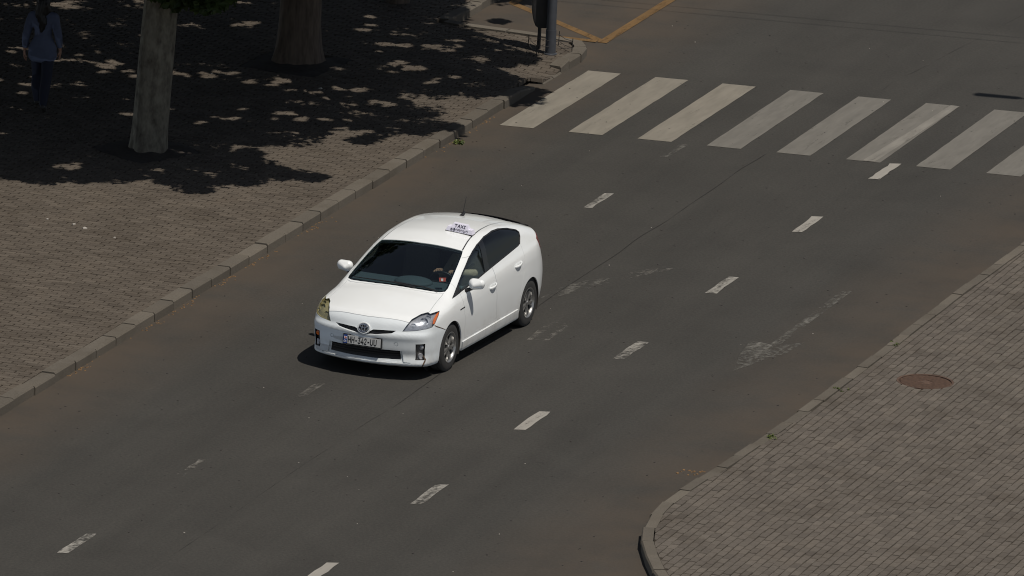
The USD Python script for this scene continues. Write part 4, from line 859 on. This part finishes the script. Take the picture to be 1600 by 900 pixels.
hm, R, T = head_mesh(np.array([.04, 0, 1.545]), 0, 0, .95); hp = obj('head', hm, 'skin', pw, smooth=True); eyes(hp, R, T, .95)
hj = {'a': ((.0, 0, 1.60), .098), 'b': ((-.045, 0, 1.53), .095), 'c': ((-.085, .03, 1.40), .070), 'd': ((-.10, -.02, 1.28), .058), 'e': ((-.105, .0, 1.17), .030), 'f': ((-.02, .075, 1.44), .040), 'g': ((-.02, -.075, 1.44), .040)}
hr2 = grow(hj, [('a', 'b'), ('b', 'c', 'f', 'g'), ('c', 'd'), ('d', 'e')], .016, 6); hv = hr2.vertices; hv += (meshkit.noise(np.c_[hv[:, :2] * 110, hv[:, 2:] * 9]) - .5)[:, None] * hr2.vertex_normals * .022; hr2.vertices = hv
obj('hair', hr2, 'hair_dark', pw, smooth=True)
SJ = {k: (c, r + .018) for k, (c, r) in WJ.items()}; SJ['hip'] = ((0, 0, .93), .150); SJ['hl'] = ((0, .085, .88), .122); SJ['hr'] = ((0, -.085, .88), .122); SJ['hem'] = ((0, 0, .80), .15); SJ['heml'] = ((.01, .085, .80), .128); SJ['hemr'] = ((-.01, -.085, .80), .128); SJ['hipt'] = ((0, 0, .90), .108); SJ['hlt'] = ((0, .085, .86), .098); SJ['hrt'] = ((0, -.085, .86), .098); SJ['nk2'] = ((0, 0, 1.375), .068); SJ['cfl'] = ((-.013, .252, .92), .046); SJ['cfr'] = ((.085, -.233, .93), .046)
shirt = grow(SJ, [('hip', 'hl', 'hr', 'waist'), ('hip', 'heml', 'hemr'), ('waist', 'chest'), ('chest', 'sl', 'sr'), ('chest', 'nk2', 'sl'), ('chest', 'nk2', 'sr'), ('sl', 'el'), ('el', 'cfl'), ('sr', 'er'), ('er', 'cfr')], .022, 6)
shirt.vertices += (meshkit.fbm(shirt.vertices * 8, 3)[:, None] - .5) * .028; obj('shirt', shirt, 'shirt_blue', pw, smooth=True)
obj('trousers', grow(SJ, [('hipt', 'hlt', 'hrt'), ('hlt', 'kl'), ('hrt', 'kr'), ('kl', 'cl'), ('cl', 'al'), ('kr', 'cr'), ('cr', 'ar')], .025, 5), 'trousers_dark', pw, smooth=True)
for a, b in ((WJ['al'], WJ['tl']), (WJ['ar'], WJ['tr'])):
    p, q = np.array(a[0]), np.array(b[0]); f = (q - p) * [1, 0, 0]; f /= np.linalg.norm(f)
    sh = grow({'h': (p - f * .03 + [0, 0, -.03], .040), 'm': ((p + q) / 2 + [0, 0, -.015], .044), 't': (q, .036)}, [('h', 'm'), ('m', 't')], .015, 4); sh.vertices[:, 2] = np.maximum(sh.vertices[:, 2], .0); obj('shoe', sh, 'shoe_dark', pw, smooth=True)

# ------------------------------------------------------------------ post, bin, low wire fence at the corner
gp = thing('lamp_post', 'thick grey metal post standing at the corner of the tree shaded pavement', 'post', (-3.93, 16.36, .118))
obj('shaft', rod([0, 0, 0], [0, 0, 7.5], .074, .055, 28), 'pole_grey', gp, smooth=40)
obj('collar', lathe([(.0, 0), (.098, 0), (.098, .02), (.080, .03), (.0, .03)], 28), 'pole_grey', gp)
obj('sleeve', rod([0, 0, .03], [0, 0, .38], .080, .079, 28), 'pole_grey', gp, smooth=40)
bn = thing('litter_bin', 'black round-bottomed box on a thin post beside the grey lamp post', 'bin', (-4.20, 16.62, .118), 22)
obj('post', rod([0, 0, 0], [0, 0, 1.6], .026, .026, 16), 'dark_metal', bn, smooth=40)
sh = Polygon([(-.135, 1.45), (-.135, .70), (-.125, .56), (-.105, .46), (-.075, .39), (-.03, .36), (.09, .36), (.120, .375), (.133, .42), (.135, .60), (.135, 1.45)])
man = m3.Manifold.batch_boolean([m3.Manifold.extrude(m3.CrossSection([np.array(shapely.geometry.polygon.orient(sh.buffer(d)).exterior.coords)[:-1]]), t).translate([0, 0, -t / 2]) for d, t in ((0, .19), (-.006, .20), (-.014, .208), (-.024, .212))], m3.OpType.Add)
t = tm(man); t.apply_transform(np.array([[1, 0, 0, 0], [0, 0, -1, 0], [0, 1, 0, 0], [0, 0, 0, 1.]])); t.apply_translation([0, -.07, .0]); obj('housing', t, 'bin_black', bn, smooth=35)
wf = thing('wire_fence', 'low fence of thin wire on short rods around the foot of the grey post', 'fence')
W_ = [(-4.06, 16.10), (-3.68, 16.62), (-4.02, 17.0), (-4.35, 16.55)]
for i, (x, y) in enumerate(W_): obj('rod', rod([x, y, .10], [x + .01, y, .34 + (.14 if i == 0 else 0)], .007, n=8), 'wire_dark', wf)
for (a, b) in ((0, 1), (1, 2), (3, 0)):
    for z in (.20, .30):
        pa, pb = np.array([*W_[a], z + (.10 if a == 0 else 0)]), np.array([*W_[b], z - .01]); md = (pa + pb) / 2 - [0, 0, .02]
        obj('wire', cat(rod(pa, md, .004, n=6), rod(md, pb, .004, n=6)), 'wire_dark', wf)

# ------------------------------------------------------------------ trees
EDGE = [(-30, 3.0), (-9.2, 4.3), (-8.18, 5.09), (-7.54, 4.94), (-7.17, 5.44), (-6.72, 5.52), (-6.5, 5.94), (-5.51, 5.6), (-4.92, 6.06), (-5.29, 6.28), (-4.36, 6.84), (-4.01, 7.47), (-4.57, 7.67), (-4.98, 7.75), (-5.08, 8.27), (-5.62, 8.41), (-5.58, 8.83), (-4.78, 9.28), (-4.35, 9.7), (-3.86, 10.51), (-3.47, 11.19), (-3.52, 11.61), (-4.13, 12.1), (-4.71, 12.33), (-4.36, 12.99), (-3.69, 13.37), (-3.09, 13.34), (-3.06, 14.11), (-3.33, 14.62), (-3.97, 14.73), (-4.39, 15.36), (-4.04, 15.8), (-4.01, 16.31), (-5.13, 16.9), (-4.76, 17.4), (-5.93, 17.5), (-5.3, 18.44), (-4.8, 18.6), (-6.29, 19.02), (-5.5, 19.3), (-5.2, 22), (-6, 30), (-30, 30)]
# light spots between the leaves
GAPS = [(-6.86, 12.75), (-6.66, 12.53), (-6.42, 12.38), (-5.85, 12.05), (-6.06, 12.21), (-7.17, 12.52), (-7.73, 12.54), (-6.69, 10.92), (-7.92, 12.62), (-8.34, 12.47), (-8.86, 12.03), (-8.97, 11.92), (-9.57, 12.2), (-9.33, 12.05), (-10.08, 12.68), (-10.17, 12.44), (-10.11, 13.05), (-10.97, 12.65), (-11.03, 12.42), (-9.89, 10.87), (-9.85, 10.1), (-5.41, 11.65), (-5.23, 10.83), (-5.53, 10.48), (-6.68, 10.05), (-6.38, 10.36), (-8.38, 16.17), (-7.61, 16.32), (-7.24, 17.34), (-6.31, 15.23), (-6.11, 15.64), (-5.42, 14.29), (-5.38, 14.6), (-5.88, 14.75), (-5.08, 13.91), (-4.8, 14.26), (-6.06, 8.29), (-5.41, 7.34), (-6.47, 6.61), (-7.62, 6.1), (-4.74, 10.24), (-5.04, 12.14), (-5.47, 9.83), (-5.35, 16.67)]
hg = np.random.default_rng(5)
SHADE = Polygon(EDGE).buffer(0)
HOLES = []
for x, y in GAPS + [q for q in [(hg.uniform(-12.5, -4.2), hg.uniform(7.2, 18)) for _ in range(30)] if min(math.hypot(q[0] + 7, q[1] - 7.6), math.hypot(q[0] + 7, q[1] - 13.9), math.hypot(q[0] + 9.3, q[1] - 9.3)) > 1.3]:
    for _ in range(int(hg.integers(1, 4))):
        HOLES.append(affinity.rotate(affinity.scale(Point(x + hg.normal(0, .16), y + hg.normal(0, .14)).buffer(1, 6), hg.uniform(.05, .17), hg.uniform(.06, .20)), hg.uniform(-60, 60)))
HOLES = shapely.union_all(HOLES)
def trunk_mesh(base, top, r0, r1, flare, seed, n=30, m=30):
    base, top = np.array(base, float), np.array(top, float); V = []
    for i in range(m):
        t = i / (m - 1); c = base + (top - base) * t + np.array([.05 * math.sin(3 * t + seed), .05 * math.sin(2.3 * t + 2 * seed), 0]) * t; r = r0 + (r1 - r0) * t + flare * math.exp(-t * np.linalg.norm(top - base) / .22)
        for k in range(n):
            a = 2 * math.pi * k / n; lob = 1 + (.10 + .22 * math.exp(-t * 9)) * (meshkit.noise(np.array([math.cos(a) * 1.6, math.sin(a) * 1.6, t * 2.0 + seed])) - .5) * 2
            V.append(c + np.array([math.cos(a), math.sin(a), 0]) * r * lob)
    F = []
    for i in range(m - 1):
        for k in range(n):
            j = (k + 1) % n; a, b, c, d = i * n + k, i * n + j, (i + 1) * n + j, (i + 1) * n + k; F += [[a, b, c], [a, c, d]]
    return trimesh.Trimesh(V, F, process=False)
def leaf_mesh(clumps, seed, per, size, org=(0, 0, 0)):
    g = np.random.default_rng(seed); V, F, T, n = [], [], [], 0
    C = np.array([c for c, _ in clumps]); Rr = np.array([r for _, r in clumps]); k = len(C) * per
    d = g.normal(size=(k, 3)); d /= np.linalg.norm(d, axis=1, keepdims=True); rad = g.random(k) ** .5
    P = np.repeat(C, per, 0) + d * (rad * np.repeat(Rr, per))[:, None] * [1, 1, .75]
    nrm = d * .5 + g.normal(size=(k, 3)) * .6 + [0, 0, .55]; nrm /= np.linalg.norm(nrm, axis=1, keepdims=True)
    u = np.cross(nrm, g.normal(size=(k, 3))); u /= np.linalg.norm(u, axis=1, keepdims=True); v = np.cross(nrm, u)
    s = size * g.uniform(.7, 1.3, k)[:, None]
    q = np.stack([P - v * s, P + u * s * .62 - v * s * .1 + nrm * s * .12, P + v * s, P - u * s * .62 - v * s * .1 + nrm * s * .12], 1).reshape(-1, 3)
    gx, gy = P[:, 0] + org[0] - SUN[0] / SUN[2] * (P[:, 2] + org[2] - .12), P[:, 1] + org[1] - SUN[1] / SUN[2] * (P[:, 2] + org[2] - .12)
    ok = ~shapely.contains_xy(HOLES, gx, gy)
    q = q.reshape(-1, 4, 3)[ok].reshape(-1, 3); kk = int(ok.sum())
    i = np.arange(kk)[:, None] * 4
    F = np.vstack([i + [0, 1, 2], i + [0, 2, 3]])
    tone = np.clip(np.repeat(g.uniform(.15, .85, len(C)), per) + g.normal(0, .18, k), 0, 1)
    return trimesh.Trimesh(q, F, process=False), np.repeat(tone[ok], 4)
def tree(name, label, base, r0, r1, flare, lean, bark_, crown_c, crown_r, nclump, seed, extra=(), group=None, zmin=3.3, per=125, size=.080, shade=SHADE):
    g = np.random.default_rng(seed); bx_, by_ = base
    tr = thing(name, label, 'tree', (bx_, by_, .08), group=group)
    top = np.array([lean[0], lean[1], 3.4])
    obj('trunk', trunk_mesh((0, 0, 0), top, r0, r1, flare, seed), bark_, tr, smooth=True)
    cc = np.array(crown_c, float) - [bx_, by_, .08]; cr_ = np.array(crown_r, float); clumps = []
    k = 0
    while len(clumps) < nclump and k < 60000:
        k += 1; d = g.normal(size=3); d /= np.linalg.norm(d); p = cc + d * cr_ * g.random() ** .42; r = .17 + .30 * g.random() ** 1.3
        w = p + [bx_, by_, .08]
        if w[2] - r < zmin: continue
        gp_ = Point(w[0] - SUN[0] / SUN[2] * w[2], w[1] - SUN[1] / SUN[2] * w[2])
        if not shade.contains(gp_) or shade.exterior.distance(gp_) < r * .60: continue
        clumps.append((p, r))
    # limbs reach a number of the clumps
    for e in range(9):
        c = clumps[int(g.integers(len(clumps)))][0]; a = top * (.72 + .28 * g.random()); md = (a + c) / 2 + g.normal(0, .18, 3) + [0, 0, .25]
        obj('limb', cat(rod(a, md, r1 * .55, r1 * .30, 9), rod(md, c, r1 * .30, .02, 8)), bark_, tr, smooth=True)
    clumps += [(np.array(p) - [bx_, by_, .08], r) for p, r in extra]
    m, tone = leaf_mesh(clumps, seed + 5, per, size, (bx_, by_, .08))
    obj('crown', m, 'leaves', tr, tone=tone)
    return tr
low = [((-6.75 + .13 * i + .05 * math.sin(5 * i), 7.35 + .15 * math.sin(3 * i), 2.50 + .07 * math.sin(2.1 * i) - .012 * i), .20) for i in range(8)] + [((-7.6, 7.5, 2.62), .25), ((-8.1, 7.6, 2.7), .25)]
tree('plane_tree', 'pale barked tree nearest to the road with its trunk in a soil pit', (-6.97, 7.66), .262, .228, .05, (.20, .08), 'bark_pale', (-5.7, 6.4, 6.0), (4.8, 4.4, 3.0), 760, 3, extra=low)
tree('plane_tree', 'broad brown trunk standing behind the pale tree', (-7.05, 13.95), .31, .27, .09, (.06, .05), 'bark_brown', (-5.0, 12.6, 6.2), (6.0, 4.6, 3.2), 860, 4)
tree('plane_tree', 'third trunk farther along the pavement near the lay-by', (-7.15, 18.6), .14, .12, .05, (.0, .1), 'bark_brown', (-6.0, 18.8, 6.2), (4.8, 4.6, 3.0), 560, 6)
for i, (x, y) in enumerate([(-12.2, 6.0), (-12.6, 11.5), (-12.9, 17.5), (-17.5, 8.5), (-17.8, 15.0), (-11.5, 23.5), (-16.5, 22.5), (-16.0, 3.2)]):
    tree('shade_tree', 'tree of the inner rows that shades the far pavement', (x, y), .24, .2, .12, (.1, .1), 'bark_brown', (x + .6, y, 6.4), (4.3, 4.0, 3.0), 420, 20 + i, group='trees of the inner rows', per=110, size=.10)

# ------------------------------------------------------------------ what throws the shadows on the far road: a street lamp and two overhead wires, out of the frame
sl = thing('street_lamp', 'street lamp over the right side of the road whose head shadows the crossing', 'street lamp', (10.2, 15.35, .12))
obj('pole', rod([0, 0, 0], [0, 0, 8.6], .085, .06, 20), 'pole_grey', sl, smooth=40)
obj('arm', cat(rod([0, 0, 8.55], [-1.6, .10, 9.0], .035, n=10), rod([-1.6, .10, 9.0], [-3.42, .21, 9.05], .03, n=10)), 'pole_grey', sl)
hd = tm(m3.Manifold.hull_points(np.vstack([trimesh.creation.icosphere(2, .08).vertices * [1, 1.2, .7] + [-3.40, .21, 9.05], trimesh.creation.icosphere(2, .09).vertices * [1, 1.3, .6] + [-3.95, .14, 9.06]])))
obj('head', hd, 'lamp_head', sl, smooth=40)
for k in range(2):
    a, b = np.array([-40., 14.1 + .30 * k, 9.0 + .1 * k]), np.array([45., 23.62 + .40 * k, 9.0 + .1 * k]); pts = [a + (b - a) * t - np.array([0, 0, 1.2 * 4 * t * (1 - t) * .0]) for t in np.linspace(0, 1, 12)]
    obj('overhead_wire', cat(*[rod(p, q, .008, n=6) for p, q in zip(pts, pts[1:])]), 'wire_dark', label=('nearer' if k == 0 else 'farther') + ' of two overhead wires that shadow the far road', cat='wire', group='overhead wires')

# ------------------------------------------------------------------ weeds and litter
def weed(x, y, z, n, s, label, seed):
    g = np.random.default_rng(seed); cl = [(np.array([x + g.normal(0, s * .8), y + g.normal(0, s * 1.2), z + g.uniform(.01, s * .6)]), s * .6) for _ in range(n)]
    m, t = leaf_mesh(cl, seed, 14, s * .30); m.vertices[:, 2] = np.maximum(m.vertices[:, 2], z - .01)
    obj('weed', m, 'weeds', tone=t, label=label, cat='weed', kind='stuff')
weed(-3.36, 10.68, .0, 7, .075, 'small bright green weed growing at the foot of the left kerb', 1)
weed(5.74, 2.24, .11, 5, .055, 'weed in the joint between the right kerb and the paving, farthest of three', 2)
weed(5.72, -.26, .11, 5, .04, 'weed between the right kerb and paving, middle one of three', 3)
weed(5.64, -2.95, .11, 8, .045, 'weed between the right kerb and paving, nearest of three', 4)
def litter(name, pts, size, mat, label, c, seed):
    g = np.random.default_rng(seed); V, F, n = [], [], 0
    for x, y, z in pts:
        a = g.uniform(0, 6.28); s = size * g.uniform(.6, 1.3); k = 5; t = np.linspace(0, 6.28, k, endpoint=False) + a
        top = np.c_[x + s * np.cos(t) * g.uniform(.7, 1.1, k), y + s * np.sin(t) * g.uniform(.7, 1.1, k), np.full(k, z + s * .35) + g.normal(0, s * .12, k)]; bot = top * 1; bot[:, 2] = z - .005; bot[:, :2] = [x, y] + (bot[:, :2] - [x, y]) * 1.15
        V.append(np.vstack([top, bot])); F += [[n, n + i, n + i + 1] for i in range(1, k - 1)] + [f for i in range(k) for f in ([n + i, n + k + i, n + k + (i + 1) % k], [n + i, n + k + (i + 1) % k, n + (i + 1) % k])]; n += 2 * k
    obj(name, trimesh.Trimesh(np.vstack(V), F, process=False), mat, label=label, cat=c, kind='stuff')
gl = rng
pts = [(KL + abs(gl.normal(.03, .05)), gl.choice([.2, 1.6, 3.0, -1.0, -3.6, 10.4, 5.2, 12.0]) + gl.normal(0, .3), .0) for _ in range(150)]
litter('leaf_litter', pts, .014, 'leaf_litter', 'orange brown leaf scraps lying in the gutter along the left kerb', 'litter', 7)
litter('yellow_leaves', [(5.13 + gl.normal(0, .10), -4.61 + gl.normal(0, .07), .002) for _ in range(16)], .016, 'leaf_litter', 'few yellow leaves on the asphalt near the curved right kerb', 'litter', 8)
litter('grit', [(gl.uniform(-3.3, 5.2), gl.uniform(-12, 20), .001) for _ in range(620)], .012, 'wire_dark', 'dark grit and crumbs scattered over the road', 'grit', 9)
litter('pale_grit', [(gl.uniform(-3.3, 5.2), gl.uniform(-12, 20), .001) for _ in range(34)], .009, 'paper', 'pale crumbs scattered over the road', 'grit', 10)
litter('paper_scraps', [(-6.27, 3.1, .124), (-6.05, 2.95, .124), (-5.5, 2.66, .124), (-6.7, 3.2, .124), (-6.16, 12.5, .124), (-7.9, 12.6, .124)], .03, 'paper', 'few white paper scraps lying on the brown paving', 'litter', 11)
